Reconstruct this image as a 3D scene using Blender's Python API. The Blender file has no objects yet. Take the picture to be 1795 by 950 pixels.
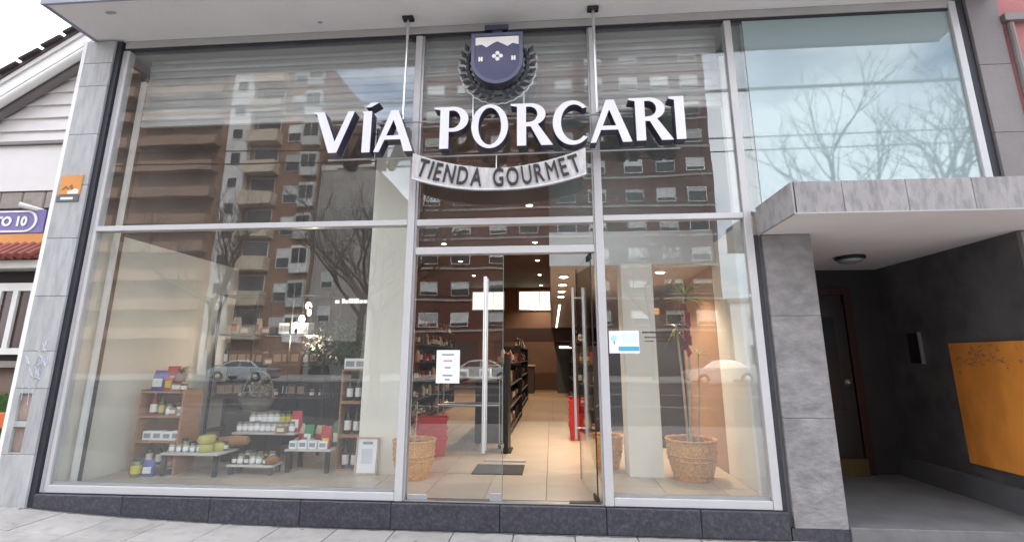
import bpy, math, random
from mathutils import Vector, Matrix
from mathutils.geometry import tessellate_polygon

random.seed(7)
PI = math.pi
scene = bpy.context.scene
col = scene.collection

# ------------------------------------------------------------------ camera
CAM = Vector((0.0, -4.967, 1.55))
pitch, roll, yaw = math.radians(12.491), math.radians(0.075), math.radians(-4.534)
fwd = Vector((math.sin(yaw) * math.cos(pitch), math.cos(yaw) * math.cos(pitch), math.sin(pitch)))
right = Vector((math.cos(yaw), -math.sin(yaw), 0))
up = right.cross(fwd)
r2 = math.cos(roll) * right + math.sin(roll) * up
u2 = -math.sin(roll) * right + math.cos(roll) * up
cam = bpy.data.cameras.new('camera')
cam.sensor_fit = 'HORIZONTAL'
cam.sensor_width = 36.0
cam.lens = 864.18 / 1795 * 36.0
cam.shift_y = -38.457 / 1795
cam.clip_start = 0.05
cam.clip_end = 2000
cam_o = bpy.data.objects.new('camera', cam)
col.objects.link(cam_o)
m = Matrix((r2, u2, -fwd)).transposed().to_4x4()
m.translation = CAM
cam_o.matrix_world = m
scene.camera = cam_o

# ------------------------------------------------------------------ sky, sun, exposure
SUN_EL, SUN_AZ = math.radians(42), math.radians(28)   # azimuth clockwise from +Y (into the shop)
world = bpy.data.worlds.new('World')
scene.world = world
world.use_nodes = True
wn = world.node_tree.nodes
wl = world.node_tree.links
wn.clear()
w_out = wn.new('ShaderNodeOutputWorld')
w_bg = wn.new('ShaderNodeBackground')
w_sky = wn.new('ShaderNodeTexSky')
w_sky.sky_type = 'NISHITA'
w_sky.sun_disc = False
w_sky.sun_elevation = SUN_EL
w_sky.sun_rotation = SUN_AZ
w_sky.air_density = 1.0
w_sky.dust_density = 1.5
w_tc = wn.new('ShaderNodeTexCoord')
w_mp = wn.new('ShaderNodeMapping')
w_mp.inputs['Scale'].default_value = (1.0, 1.0, 2.2)
w_mp.inputs['Location'].default_value = (0.35, 0.1, 0.2)
w_no = wn.new('ShaderNodeTexNoise')
w_no.inputs['Scale'].default_value = 2.1
w_no.inputs['Detail'].default_value = 7
w_no.inputs['Roughness'].default_value = 0.56
w_rp = wn.new('ShaderNodeValToRGB')
w_rp.color_ramp.elements[0].position = 0.36
w_rp.color_ramp.elements[1].position = 0.56
w_mx = wn.new('ShaderNodeMix')
w_mx.data_type = 'RGBA'
w_mx.inputs['B'].default_value = (8.5, 8.65, 9.0, 1)
wl.new(w_tc.outputs['Generated'], w_mp.inputs['Vector'])
wl.new(w_mp.outputs['Vector'], w_no.inputs['Vector'])
wl.new(w_no.outputs['Fac'], w_rp.inputs['Fac'])
wl.new(w_rp.outputs['Color'], w_mx.inputs['Factor'])
wl.new(w_sky.outputs['Color'], w_mx.inputs['A'])
wl.new(w_mx.outputs['Result'], w_bg.inputs['Color'])
w_bg.inputs['Strength'].default_value = 0.15
wl.new(w_bg.outputs['Background'], w_out.inputs['Surface'])

sun = bpy.data.lights.new('sun', 'SUN')
sun.energy = 1.5
sun.angle = math.radians(16)
sun.color = (1.0, 0.96, 0.9)
sun_o = bpy.data.objects.new('sun', sun)
col.objects.link(sun_o)
sd = Vector((math.sin(SUN_AZ) * math.cos(SUN_EL), math.cos(SUN_AZ) * math.cos(SUN_EL), math.sin(SUN_EL)))
sun_o.rotation_euler = sd.to_track_quat('Z', 'Y').to_euler()
sun_o.location = (0, -20, 30)

scene.view_settings.view_transform = 'Standard'
scene.view_settings.look = 'None'
scene.view_settings.gamma = 1
scene.view_settings.exposure = 1.9
scene.render.engine = 'CYCLES'
scene.cycles.max_bounces = 10
scene.cycles.transparent_max_bounces = 32
scene.cycles.glossy_bounces = 5
scene.cycles.diffuse_bounces = 4
scene.cycles.caustics_reflective = False
scene.cycles.caustics_refractive = False
scene.cycles.sample_clamp_indirect = 6
scene.cycles.use_denoising = True


# ------------------------------------------------------------------ materials
def new_mat(name):
    mt = bpy.data.materials.new(name)
    mt.use_nodes = True
    nt = mt.node_tree
    nt.nodes.clear()
    out = nt.nodes.new('ShaderNodeOutputMaterial')
    return mt, nt, out


def M(name, c, rough=0.6, metal=0.0, var=0.12, scale=4.0, bump=0.0, bscale=60.0, rand=0.0, c2=None, spec=0.5, emit=0.0, coat=0.0, stretch=(1, 1, 1), c2lo=0.45, c2hi=0.62):
    mt, nt, out = new_mat(name)
    N, L = nt.nodes, nt.links
    b = N.new('ShaderNodeBsdfPrincipled')
    b.inputs['Roughness'].default_value = rough
    b.inputs['Metallic'].default_value = metal
    b.inputs['Specular IOR Level'].default_value = spec
    if coat:
        b.inputs['Coat Weight'].default_value = coat
        b.inputs['Coat Roughness'].default_value = 0.06
    tc = N.new('ShaderNodeTexCoord')
    mp = N.new('ShaderNodeMapping')
    mp.inputs['Scale'].default_value = stretch
    oi = N.new('ShaderNodeObjectInfo')
    ad = N.new('ShaderNodeVectorMath')
    ad.operation = 'ADD'
    mul = N.new('ShaderNodeVectorMath')
    mul.operation = 'SCALE'
    cmb = N.new('ShaderNodeCombineXYZ')
    L.new(oi.outputs['Random'], cmb.inputs[0])
    L.new(oi.outputs['Random'], cmb.inputs[1])
    L.new(oi.outputs['Random'], cmb.inputs[2])
    L.new(cmb.outputs[0], mul.inputs[0])
    mul.inputs['Scale'].default_value = 17.0
    L.new(tc.outputs['Object'], mp.inputs['Vector'])
    L.new(mp.outputs['Vector'], ad.inputs[0])
    L.new(mul.outputs[0], ad.inputs[1])
    no = N.new('ShaderNodeTexNoise')
    no.inputs['Scale'].default_value = scale
    no.inputs['Detail'].default_value = 6
    no.inputs['Roughness'].default_value = 0.6
    L.new(ad.outputs[0], no.inputs['Vector'])
    mr = N.new('ShaderNodeMapRange')
    mr.inputs['From Min'].default_value = 0.25
    mr.inputs['From Max'].default_value = 0.75
    mr.inputs['To Min'].default_value = 1 - var
    mr.inputs['To Max'].default_value = 1 + var
    L.new(no.outputs['Fac'], mr.inputs['Value'])
    val = mr.outputs[0]
    if rand:
        m2 = N.new('ShaderNodeMapRange')
        m2.inputs['To Min'].default_value = 1 - rand
        m2.inputs['To Max'].default_value = 1 + rand
        L.new(oi.outputs['Random'], m2.inputs['Value'])
        mm = N.new('ShaderNodeMath')
        mm.operation = 'MULTIPLY'
        L.new(val, mm.inputs[0])
        L.new(m2.outputs[0], mm.inputs[1])
        val = mm.outputs[0]
    base = None
    if c2 is not None:
        n2 = N.new('ShaderNodeTexNoise')
        n2.inputs['Scale'].default_value = scale * 2.3
        n2.inputs['Detail'].default_value = 5
        L.new(ad.outputs[0], n2.inputs['Vector'])
        m3 = N.new('ShaderNodeMapRange')
        m3.inputs['From Min'].default_value = c2lo
        m3.inputs['From Max'].default_value = c2hi
        L.new(n2.outputs['Fac'], m3.inputs['Value'])
        mx = N.new('ShaderNodeMix')
        mx.data_type = 'RGBA'
        mx.inputs['A'].default_value = (*c, 1)
        mx.inputs['B'].default_value = (*c2, 1)
        L.new(m3.outputs[0], mx.inputs['Factor'])
        base = mx.outputs['Result']
    vm = N.new('ShaderNodeVectorMath')
    vm.operation = 'SCALE'
    if base is None:
        vm.inputs[0].default_value = c
    else:
        L.new(base, vm.inputs[0])
    L.new(val, vm.inputs['Scale'])
    L.new(vm.outputs[0], b.inputs['Base Color'])
    if bump:
        nb = N.new('ShaderNodeTexNoise')
        nb.inputs['Scale'].default_value = bscale
        nb.inputs['Detail'].default_value = 4
        L.new(ad.outputs[0], nb.inputs['Vector'])
        bp = N.new('ShaderNodeBump')
        bp.inputs['Strength'].default_value = bump
        bp.inputs['Distance'].default_value = 0.02
        L.new(nb.outputs['Fac'], bp.inputs['Height'])
        L.new(bp.outputs[0], b.inputs['Normal'])
    if emit:
        b.inputs['Emission Color'].default_value = (*c, 1)
        b.inputs['Emission Strength'].default_value = emit
    L.new(b.outputs[0], out.inputs['Surface'])
    return mt


def schlick(nt, r0):
    """reflectance of one face of a pane, the same from either side"""
    N, L = nt.nodes, nt.links
    g = N.new('ShaderNodeNewGeometry')
    d = N.new('ShaderNodeVectorMath')
    d.operation = 'DOT_PRODUCT'
    L.new(g.outputs['Incoming'], d.inputs[0])
    L.new(g.outputs['Normal'], d.inputs[1])
    a = N.new('ShaderNodeMath')
    a.operation = 'ABSOLUTE'
    L.new(d.outputs['Value'], a.inputs[0])
    s = N.new('ShaderNodeMath')
    s.operation = 'SUBTRACT'
    s.inputs[0].default_value = 1
    L.new(a.outputs[0], s.inputs[1])
    p = N.new('ShaderNodeMath')
    p.operation = 'POWER'
    L.new(s.outputs[0], p.inputs[0])
    p.inputs[1].default_value = 5
    q = N.new('ShaderNodeMath')
    q.operation = 'MULTIPLY_ADD'
    L.new(p.outputs[0], q.inputs[0])
    q.inputs[1].default_value = 1 - r0
    q.inputs[2].default_value = r0
    q.use_clamp = True
    return q.outputs[0]


def glass_mat(name, r0, tint=(0.97, 0.985, 0.98), dust_haze=0.0):
    mt, nt, out = new_mat(name)
    N, L = nt.nodes, nt.links
    t = N.new('ShaderNodeBsdfTransparent')
    t.inputs['Color'].default_value = (*tint, 1)
    g = N.new('ShaderNodeBsdfGlossy')
    g.inputs['Roughness'].default_value = 0.0
    g.inputs['Color'].default_value = (0.95, 0.98, 1.0, 1)
    # slightly wavy sheet
    tc = N.new('ShaderNodeTexCoord')
    no = N.new('ShaderNodeTexNoise')
    no.inputs['Scale'].default_value = 1.3
    no.inputs['Detail'].default_value = 1
    L.new(tc.outputs['Object'], no.inputs['Vector'])
    bp = N.new('ShaderNodeBump')
    bp.inputs['Strength'].default_value = 0.07
    bp.inputs['Distance'].default_value = 0.02
    L.new(no.outputs['Fac'], bp.inputs['Height'])
    L.new(bp.outputs[0], g.inputs['Normal'])
    mx = N.new('ShaderNodeMixShader')
    L.new(schlick(nt, r0), mx.inputs['Fac'])
    L.new(t.outputs[0], mx.inputs[1])
    L.new(g.outputs[0], mx.inputs[2])
    if dust_haze:                       # patchy dusty film, painting in a haze that lifts the blacks
        df = N.new('ShaderNodeBsdfDiffuse')
        df.inputs['Color'].default_value = (0.72, 0.71, 0.69, 1)
        n2 = N.new('ShaderNodeTexNoise')
        n2.inputs['Scale'].default_value = 2.2
        n2.inputs['Detail'].default_value = 6
        L.new(tc.outputs['Object'], n2.inputs['Vector'])
        mr = N.new('ShaderNodeMapRange')
        mr.inputs['From Min'].default_value = 0.3
        mr.inputs['From Max'].default_value = 0.7
        mr.inputs['To Min'].default_value = dust_haze * 0.5
        mr.inputs['To Max'].default_value = dust_haze * 1.5
        L.new(n2.outputs['Fac'], mr.inputs['Value'])
        m2 = N.new('ShaderNodeMixShader')
        L.new(mr.outputs[0], m2.inputs['Fac'])
        L.new(mx.outputs[0], m2.inputs[1])
        L.new(df.outputs[0], m2.inputs[2])
        mx = m2
    L.new(mx.outputs[0], out.inputs['Surface'])
    return mt


def film_mat(name, c, r0):
    mt, nt, out = new_mat(name)
    N, L = nt.nodes, nt.links
    d = N.new('ShaderNodeBsdfDiffuse')
    d.inputs['Color'].default_value = (*c, 1)
    g = N.new('ShaderNodeBsdfGlossy')
    g.inputs['Roughness'].default_value = 0.03
    g.inputs['Color'].default_value = (0.88, 0.97, 1.0, 1)
    mx = N.new('ShaderNodeMixShader')
    L.new(schlick(nt, r0), mx.inputs['Fac'])
    L.new(d.outputs[0], mx.inputs[1])
    L.new(g.outputs[0], mx.inputs[2])
    L.new(mx.outputs[0], out.inputs['Surface'])
    return mt


def tile_mat(name, c, w, hgt, mortar, rough=0.5, var=0.08):
    mt, nt, out = new_mat(name)
    N, L = nt.nodes, nt.links
    tc = N.new('ShaderNodeTexCoord')
    br = N.new('ShaderNodeTexBrick')
    br.offset = 0
    br.inputs['Color1'].default_value = (*c, 1)
    br.inputs['Color2'].default_value = (c[0] * (1 - var), c[1] * (1 - var), c[2] * (1 - var), 1)
    br.inputs['Mortar'].default_value = (*mortar, 1)
    br.inputs['Scale'].default_value = 1
    br.inputs['Mortar Size'].default_value = 0.006
    br.inputs['Brick Width'].default_value = w
    br.inputs['Row Height'].default_value = hgt
    L.new(tc.outputs['Object'], br.inputs['Vector'])
    b = N.new('ShaderNodeBsdfPrincipled')
    b.inputs['Roughness'].default_value = rough
    L.new(br.outputs['Color'], b.inputs['Base Color'])
    L.new(b.outputs[0], out.inputs['Surface'])
    return mt


def emit_mat(name, c, s):
    mt, nt, out = new_mat(name)
    e = nt.nodes.new('ShaderNodeEmission')
    e.inputs['Color'].default_value = (*c, 1)
    e.inputs['Strength'].default_value = s
    nt.links.new(e.outputs[0], out.inputs['Surface'])
    return mt


GLASS = glass_mat('shop_glass', 0.062, dust_haze=0.022)
GLASS_DOOR = glass_mat('door_glass', 0.06)
FILM = film_mat('frosted_film', (0.27, 0.345, 0.35), 0.1)
ALU = M('painted_aluminium', (0.5, 0.495, 0.5), 0.38, 0.1, 0.05, 3, rand=0.03)
ALU_GREY = M('anodised_aluminium', (0.42, 0.43, 0.45), 0.35, 0.6, 0.06, 5)
STEEL = M('brushed_steel', (0.62, 0.61, 0.6), 0.3, 0.85, 0.06, 8, stretch=(1, 1, 0.1))
BLACK = M('black_metal', (0.018, 0.018, 0.02), 0.45, 0.2, 0.2, 9)
SEAM = M('black_sealant', (0.02, 0.021, 0.03), 0.6, 0, 0.3, 12)
GRANITE = M('grey_granite', (0.38, 0.385, 0.385), 0.5, 0, 0.2, 3, 0.12, 120, 0.05, c2=(0.33, 0.335, 0.345), stretch=(3, 1, 0.6))
GRANITE_R = M('rough_granite', (0.24, 0.228, 0.228), 0.7, 0, 0.32, 3.2, 0.55, 22, 0.06, c2=(0.175, 0.168, 0.17), stretch=(1, 1, 1.6), c2lo=.4, c2hi=.7)
GRANITE_D = M('black_granite', (0.034, 0.034, 0.047), 0.45, 0, 0.35, 16, 0.1, 90, 0.1, c2=(0.055, 0.055, 0.07))
FASCIA = M('pale_stone', (0.3, 0.28, 0.278), 0.6, 0, 0.14, 4, 0.2, 50, 0.08, c2=(0.22, 0.21, 0.21), stretch=(2.2, 1, 0.7))
STONE_UP = M('warm_grey_stone', (0.2, 0.18, 0.178), 0.6, 0, 0.12, 3, 0.15, 60, 0.05)
PLASTER = M('soffit_plaster', (0.82, 0.8, 0.79), 0.85, 0, 0.06, 1.2, 0.15, 35)
PLASTER2 = M('porch_plaster', (0.74, 0.69, 0.66), 0.85, 0, 0.06, 1.2)
HEADER = M('header_plaster', (0.4, 0.39, 0.385), 0.8, 0, 0.08, 2)
FASCIA_EDGE = M('slab_edge_paint', (0.3, 0.32, 0.38), 0.7, 0, 0.15, 3)
CREAM = M('cream_wall', (0.72, 0.68, 0.585), 0.8, 0, 0.04, 1.5)
CREAM2 = M('cream_column', (0.8, 0.775, 0.69), 0.75, 0, 0.03, 1.5)
BROWN = M('brown_wall', (0.2, 0.115, 0.075), 0.75, 0, 0.12, 1.5)
BROWN_R = M('light_brown_wall', (0.36, 0.21, 0.12), 0.75, 0, 0.1, 1.5)
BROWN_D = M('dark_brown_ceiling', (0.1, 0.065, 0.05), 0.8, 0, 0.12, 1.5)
PALE_CEIL = M('pale_ceiling', (0.5, 0.45, 0.41), 0.8, 0, 0.04, 1.5)
WHITE_WALL = M('white_bulkhead', (0.66, 0.68, 0.68), 0.8, 0, 0.03, 1)
TEAL_WALL = M('grey_green_wall', (0.2, 0.235, 0.23), 0.7, 0, 0.15, 1)
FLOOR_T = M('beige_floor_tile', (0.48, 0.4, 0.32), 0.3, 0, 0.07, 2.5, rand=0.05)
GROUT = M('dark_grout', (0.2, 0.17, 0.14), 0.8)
FLOOR_FAR = tile_mat('warm_dim_floor_tiling', (0.33, 0.215, 0.13), 0.6, 0.6, (0.15, 0.1, 0.07), 0.35)  # beige tile again, browned to put the rear's warm dim light into colour
PAVE_T = M('concrete_paver', (0.38, 0.355, 0.335), 0.85, 0, 0.16, 3, 0.25, 60, 0.08, c2=(0.29, 0.275, 0.265), c2lo=.5, c2hi=.75)
PAVE_J = M('paver_joint', (0.2, 0.185, 0.17), 0.9, 0, 0.2, 10)
PAVE_FAR = tile_mat('concrete_paving', (0.42, 0.4, 0.38), 0.55, 0.55, (0.2, 0.19, 0.18), 0.85)
ASPHALT = M('asphalt', (0.052, 0.052, 0.055), 0.85, 0, 0.2, 0.8, 0.3, 40)
KERB = M('kerb_concrete', (0.34, 0.33, 0.31), 0.85, 0, 0.12, 4)
ROADPAINT = M('road_paint', (0.7, 0.7, 0.68), 0.7, 0, 0.15, 3)
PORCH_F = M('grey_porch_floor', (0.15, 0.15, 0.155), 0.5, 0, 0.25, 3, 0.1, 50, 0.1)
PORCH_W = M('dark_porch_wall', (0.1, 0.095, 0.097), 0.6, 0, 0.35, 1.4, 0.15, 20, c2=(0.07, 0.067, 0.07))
ORANGE_B = M('orange_board', (0.7, 0.255, 0.04), 0.6, 0, 0.25, 2.2, c2=(0.6, 0.21, 0.035), stretch=(1, 1, 0.4))
RED_D = M('dark_red_wood', (0.035, 0.008, 0.008), 0.45, 0, 0.2, 6)
PINK = M('pink_render', (0.42, 0.16, 0.16), 0.8, 0, 0.12, 3)
SIGN_W = M('sign_white_acrylic', (0.7, 0.69, 0.75), 0.4, 0, 0.02, 2)
SIGN_N = M('sign_navy', (0.03, 0.032, 0.06), 0.4, 0, 0.15, 5)
SHIELD_N = M('shield_navy', (0.05, 0.055, 0.12), 0.3, 0, 0.1, 4, coat=0.3)
SHIELD_F = M('shield_frame_navy', (0.09, 0.1, 0.17), 0.35, 0, 0.1, 4)
CHALK = M('emblem_white', (0.78, 0.76, 0.74), 0.5, 0, 0.05, 6)
RIBBON = M('brushed_ribbon', (0.5, 0.49, 0.485), 0.45, 0.15, 0.3, 7, stretch=(6, 1, 1))
INK = M('black_ink', (0.02, 0.02, 0.024), 0.5)
WREATH = M('wreath_dark', (0.03, 0.032, 0.04), 0.45, 0.1, 0.2, 8)
WHITE = M('white_paint', (0.78, 0.77, 0.75), 0.55, 0, 0.04, 3)
PAPER = M('white_paper', (0.8, 0.82, 0.86), 0.7, 0, 0.02, 3)
PAPER_BLUE = M('sticker_blue', (0.08, 0.38, 0.52), 0.5, 0, 0.03, 3)
PAPER_AQUA = M('sticker_aqua', (0.45, 0.72, 0.78), 0.5, 0, 0.03, 3)
GREYINK = M('grey_ink', (0.3, 0.3, 0.34), 0.6)
WOOD = M('crate_wood', (0.33, 0.17, 0.085), 0.65, 0, 0.2, 6, rand=0.1, stretch=(1, 1, 6))
WOOD_P = M('pale_wood', (0.5, 0.37, 0.25), 0.6, 0, 0.15, 6, rand=0.08, stretch=(5, 1, 1))
WICKER = M('wicker', (0.66, 0.35, 0.12), 0.6, 0, 0.25, 30, 0.5, 60, 0.06, c2=(0.46, 0.21, 0.06))
SOIL = M('soil', (0.04, 0.025, 0.015), 0.95, 0, 0.3, 20, 0.6, 60)
LEAF = M('leaf_green', (0.06, 0.12, 0.025), 0.5, 0, 0.3, 12, rand=0.2)
LEAF_Y = M('leaf_yellow_green', (0.36, 0.44, 0.08), 0.5, 0, 0.3, 12, rand=0.2)
LEAF_D = M('leaf_dark', (0.06, 0.1, 0.035), 0.5, 0, 0.35, 12)
CANE = M('plant_cane', (0.5, 0.41, 0.32), 0.7, 0, 0.2, 20)
RIBBON_R = M('red_ribbon', (0.22, 0.02, 0.03), 0.4, 0, 0.15, 10)
RED = M('red_plastic', (0.48, 0.025, 0.03), 0.35, 0, 0.08, 5)
MAT = M('grey_doormat', (0.06, 0.058, 0.06), 0.95, 0, 0.25, 60, 0.5, 200)
BARK = M('bark', (0.1, 0.082, 0.066), 0.9, 0, 0.3, 10, 0.5, 40)
BRICK_O = M('orange_brown_brick', (0.25, 0.14, 0.09), 0.85, 0, 0.14, 0.6, rand=0.05)
BRICK_R = M('dark_red_brick', (0.11, 0.045, 0.034), 0.85, 0, 0.16, 0.6, rand=0.05)
BALC = M('beige_balcony', (0.56, 0.46, 0.35), 0.8, 0, 0.1, 0.8, rand=0.06)
BALC_BR = M('brown_balcony', (0.33, 0.215, 0.155), 0.8, 0, 0.1, 0.8, rand=0.06)
CONC = M('grey_concrete', (0.34, 0.32, 0.3), 0.85, 0, 0.1, 0.4)
PALE_STRIP = M('pale_tile_strip', (0.62, 0.61, 0.58), 0.7, 0, 0.06, 0.8)
WIN_W = M('white_shutter', (0.56, 0.57, 0.56), 0.6, 0, 0.1, 2, rand=0.35)
WIN_D = M('dark_window', (0.03, 0.035, 0.04), 0.12, 0, 0.2, 2)
SIDING = M('white_siding', (0.66, 0.635, 0.63), 0.6, 0, 0.04, 3, rand=0.02)
TRIM = M('white_trim', (0.76, 0.76, 0.74), 0.5, 0, 0.05, 3)
TILE_R = M('red_roof_tile', (0.3, 0.09, 0.065), 0.7, 0, 0.2, 6, rand=0.15)
TILE_DK = M('dark_roof_tile', (0.07, 0.058, 0.055), 0.8, 0, 0.2, 6, rand=0.15)
PURPLE = M('purple_sign', (0.16, 0.13, 0.34), 0.45, 0, 0.06, 3)
ORANGE = M('orange_paint', (0.62, 0.25, 0.05), 0.5, 0, 0.1, 4)
ORANGE2 = M('orange_plank', (0.58, 0.13, 0.03), 0.6, 0, 0.15, 5)
HOUSE_BR = M('house_brown_render', (0.2, 0.145, 0.115), 0.85, 0, 0.15, 2)
HOUSE_SHADE = M('house_recess_shade', (0.03, 0.02, 0.02), 0.8)  # near-black standing in for shade in the house recesses
STONE_B = M('stone_band', (0.3, 0.265, 0.24), 0.85, 0, 0.2, 5, 0.4, 20, 0.12)
FIELD_S = M('field_stone', (0.3, 0.225, 0.19), 0.85, 0, 0.22, 6, 0.5, 25, 0.22)
GRASS = M('grass_blades', (0.07, 0.16, 0.025), 0.7, 0, 0.3, 9)
GROUND = M('soil_ground', (0.09, 0.075, 0.05), 0.9, 0, 0.2, 2)
WINE = M('wine_glass', (0.012, 0.014, 0.012), 0.12, 0, 0.1, 5)
LABEL = M('paper_label', (0.74, 0.72, 0.68), 0.6, 0, 0.08, 12)
RUBBER = M('tyre_rubber', (0.02, 0.02, 0.021), 0.8)
CAR_SILVER = M('silver_paint', (0.52, 0.55, 0.58), 0.25, 0.5, 0.03, 3, coat=0.6)
CAR_WHITE = M('white_car_paint', (0.55, 0.55, 0.55), 0.3, 0, 0.03, 3, coat=0.6)
CAR_GLASS = M('car_window', (0.02, 0.024, 0.028), 0.06)
LAMP_ON = emit_mat('lamp_on', (1.0, 0.82, 0.62), 10.0)
BULB_ON = emit_mat('bulb_on', (1.0, 0.86, 0.68), 9.0)
LIT_WIN = emit_mat('lit_window', (0.82, 0.84, 0.68), 0.55)
STRIP_ON = emit_mat('strip_light_on', (1.0, 0.85, 0.7), 2.2)
NEON = emit_mat('wall_sign_lit', (1.0, 0.95, 0.88), 0.4)


def C(name, c, rough=0.5):
    key = 'pack_' + name
    return bpy.data.materials.get(key) or M(key, c, rough, 0, 0.06, 8)


# ------------------------------------------------------------------ geometry helpers
class MB:
    def __init__(self):
        self.v = []
        self.f = []
        self.mi = []
        self.cur = 0

    def add(self, vs, fs, mat=None):
        o = len(self.v)
        self.v += [tuple(p) for p in vs]
        for f in fs:
            self.f.append(tuple(i + o for i in f))
            self.mi.append(self.cur if mat is None else mat)
        return self

    def box(self, x0, x1, y0, y1, z0, z1, bev=0.0):
        if x1 < x0: x0, x1 = x1, x0
        if y1 < y0: y0, y1 = y1, y0
        if z1 < z0: z0, z1 = z1, z0
        if bev <= 0:
            vs = [(x0, y0, z0), (x1, y0, z0), (x1, y1, z0), (x0, y1, z0), (x0, y0, z1), (x1, y0, z1), (x1, y1, z1), (x0, y1, z1)]
            fs = [(0, 3, 2, 1), (4, 5, 6, 7), (0, 1, 5, 4), (1, 2, 6, 5), (2, 3, 7, 6), (3, 0, 4, 7)]
            return self.add(vs, fs)
        b = min(bev, (x1 - x0) * .45, (y1 - y0) * .45, (z1 - z0) * .45)
        # chamfered box: 24 vertices
        vs, idx = [], {}
        X, Y, Z = (x0, x1), (y0, y1), (z0, z1)
        s = (1, -1)
        for i in (0, 1):
            for j in (0, 1):
                for k in (0, 1):
                    for a in range(3):
                        p = [X[i] + s[i] * b, Y[j] + s[j] * b, Z[k] + s[k] * b]
                        p[a] = (X[i], Y[j], Z[k])[a]
                        idx[(i, j, k, a)] = len(vs)
                        vs.append(tuple(p))
        fs = []
        for a in range(3):
            u, w = [(1, 2), (2, 0), (0, 1)][a]
            for e in (0, 1):
                q = []
                for (c1, c2) in ((0, 0), (1, 0), (1, 1), (0, 1)):
                    t = [0, 0, 0]
                    t[a] = e; t[u] = c1; t[w] = c2
                    q.append(idx[(*t, a)])
                fs.append(tuple(q) if e else tuple(reversed(q)))
        for a in range(3):   # edges running along axis a
            u, w = [(1, 2), (2, 0), (0, 1)][a]
            for c1 in (0, 1):
                for c2 in (0, 1):
                    t0 = [0, 0, 0]; t1 = [0, 0, 0]
                    t0[u] = t1[u] = c1; t0[w] = t1[w] = c2
                    t1[a] = 1
                    q = (idx[(*t0, u)], idx[(*t1, u)], idx[(*t1, w)], idx[(*t0, w)])
                    fs.append(q if (c1 == c2) else tuple(reversed(q)))
        for i in (0, 1):
            for j in (0, 1):
                for k in (0, 1):
                    q = (idx[(i, j, k, 0)], idx[(i, j, k, 1)], idx[(i, j, k, 2)])
                    fs.append(q if (i + j + k) % 2 else tuple(reversed(q)))
        return self.add(vs, fs)

    def tube(self, pts, radii, n=8, cap=True):
        pts = [Vector(p) for p in pts]
        if not isinstance(radii, (list, tuple)):
            radii = [radii] * len(pts)
        vs, fs = [], []
        ref = None
        for i, p in enumerate(pts):
            if i == 0: t = pts[1] - pts[0]
            elif i == len(pts) - 1: t = pts[-1] - pts[-2]
            else: t = pts[i + 1] - pts[i - 1]
            t.normalize()
            if ref is None:
                ref = Vector((0, 0, 1)) if abs(t.z) < .9 else Vector((1, 0, 0))
            a = t.cross(ref)
            if a.length < 1e-6:
                a = t.cross(Vector((0, 1, 0)))
            a.normalize()
            b = t.cross(a)
            ref = -b if False else ref
            for k in range(n):
                an = 2 * PI * k / n
                vs.append(p + radii[i] * (math.cos(an) * a + math.sin(an) * b))
        for i in range(len(pts) - 1):
            for k in range(n):
                k2 = (k + 1) % n
                fs.append((i * n + k, i * n + k2, (i + 1) * n + k2, (i + 1) * n + k))
        if cap:
            fs.append(tuple(reversed(range(n))))
            fs.append(tuple(range((len(pts) - 1) * n, len(pts) * n)))
        return self.add(vs, fs)

    def lathe(self, prof, n=16, c=(0, 0, 0), squash=(1, 1), wob=0.0, ribs=0):
        vs, fs = [], []
        for (r, z) in prof:
            for k in range(n):
                a = 2 * PI * k / n
                rr = r * (1 + (wob * (1 if k % 2 else -1)))
                vs.append((c[0] + rr * math.cos(a) * squash[0], c[1] + rr * math.sin(a) * squash[1], c[2] + z))
        for i in range(len(prof) - 1):
            for k in range(n):
                k2 = (k + 1) % n
                fs.append((i * n + k, i * n + k2, (i + 1) * n + k2, (i + 1) * n + k))
        fs.append(tuple(reversed(range(n))))
        fs.append(tuple(range((len(prof) - 1) * n, len(prof) * n)))
        return self.add(vs, fs)

    def prism(self, loops, y0, y1):
        """loops of (x, z) outline + holes, extruded from y0 (front) to y1"""
        flat = [Vector((p[0], p[1], 0)) for lp in loops for p in lp]
        tris = tessellate_polygon([[Vector((p[0], p[1], 0)) for p in lp] for lp in loops])
        n = len(flat)
        vs = [(p.x, y0, p.y) for p in flat] + [(p.x, y1, p.y) for p in flat]
        fs = []
        for t in tris:
            a, b, c = (flat[i] for i in t)
            ccw = (b - a).cross(c - a).z > 0
            t = t if ccw else (t[0], t[2], t[1])
            fs.append(tuple(t))
            fs.append((t[2] + n, t[1] + n, t[0] + n))
        o = 0
        for li, lp in enumerate(loops):
            k = len(lp)
            area = sum(lp[i][0] * lp[(i + 1) % k][1] - lp[(i + 1) % k][0] * lp[i][1] for i in range(k))
            pos = (area > 0) if li == 0 else (area < 0)
            for i in range(k):
                j = (i + 1) % k
                q = (o + i, o + i + n, o + j + n, o + j)
                fs.append(tuple(reversed(q)) if pos else q)
            o += k
        return self.add(vs, fs)

    def mesh(self, name, mats, smooth=False):
        me = bpy.data.meshes.new(name)
        me.from_pydata(self.v, [], self.f)
        if not isinstance(mats, (list, tuple)):
            mats = [mats]
        for mm in mats:
            me.materials.append(mm)
        if len(mats) > 1:
            me.polygons.foreach_set('material_index', self.mi)
        if smooth:
            me.polygons.foreach_set('use_smooth', [True] * len(me.polygons))
            try:
                me.set_sharp_from_angle(angle=math.radians(40))
            except Exception:
                pass
        me.update()
        return me


def link(name, me, parent=None, loc=(0, 0, 0), rot=(0, 0, 0)):
    o = bpy.data.objects.new(name, me)
    col.objects.link(o)
    o.location = loc
    o.rotation_euler = rot
    if parent:
        o.parent = parent
    return o


def wloc(o):
    v = Vector((0, 0, 0))
    while o:
        v += Vector(o.location)
        o = o.parent
    return v


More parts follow.
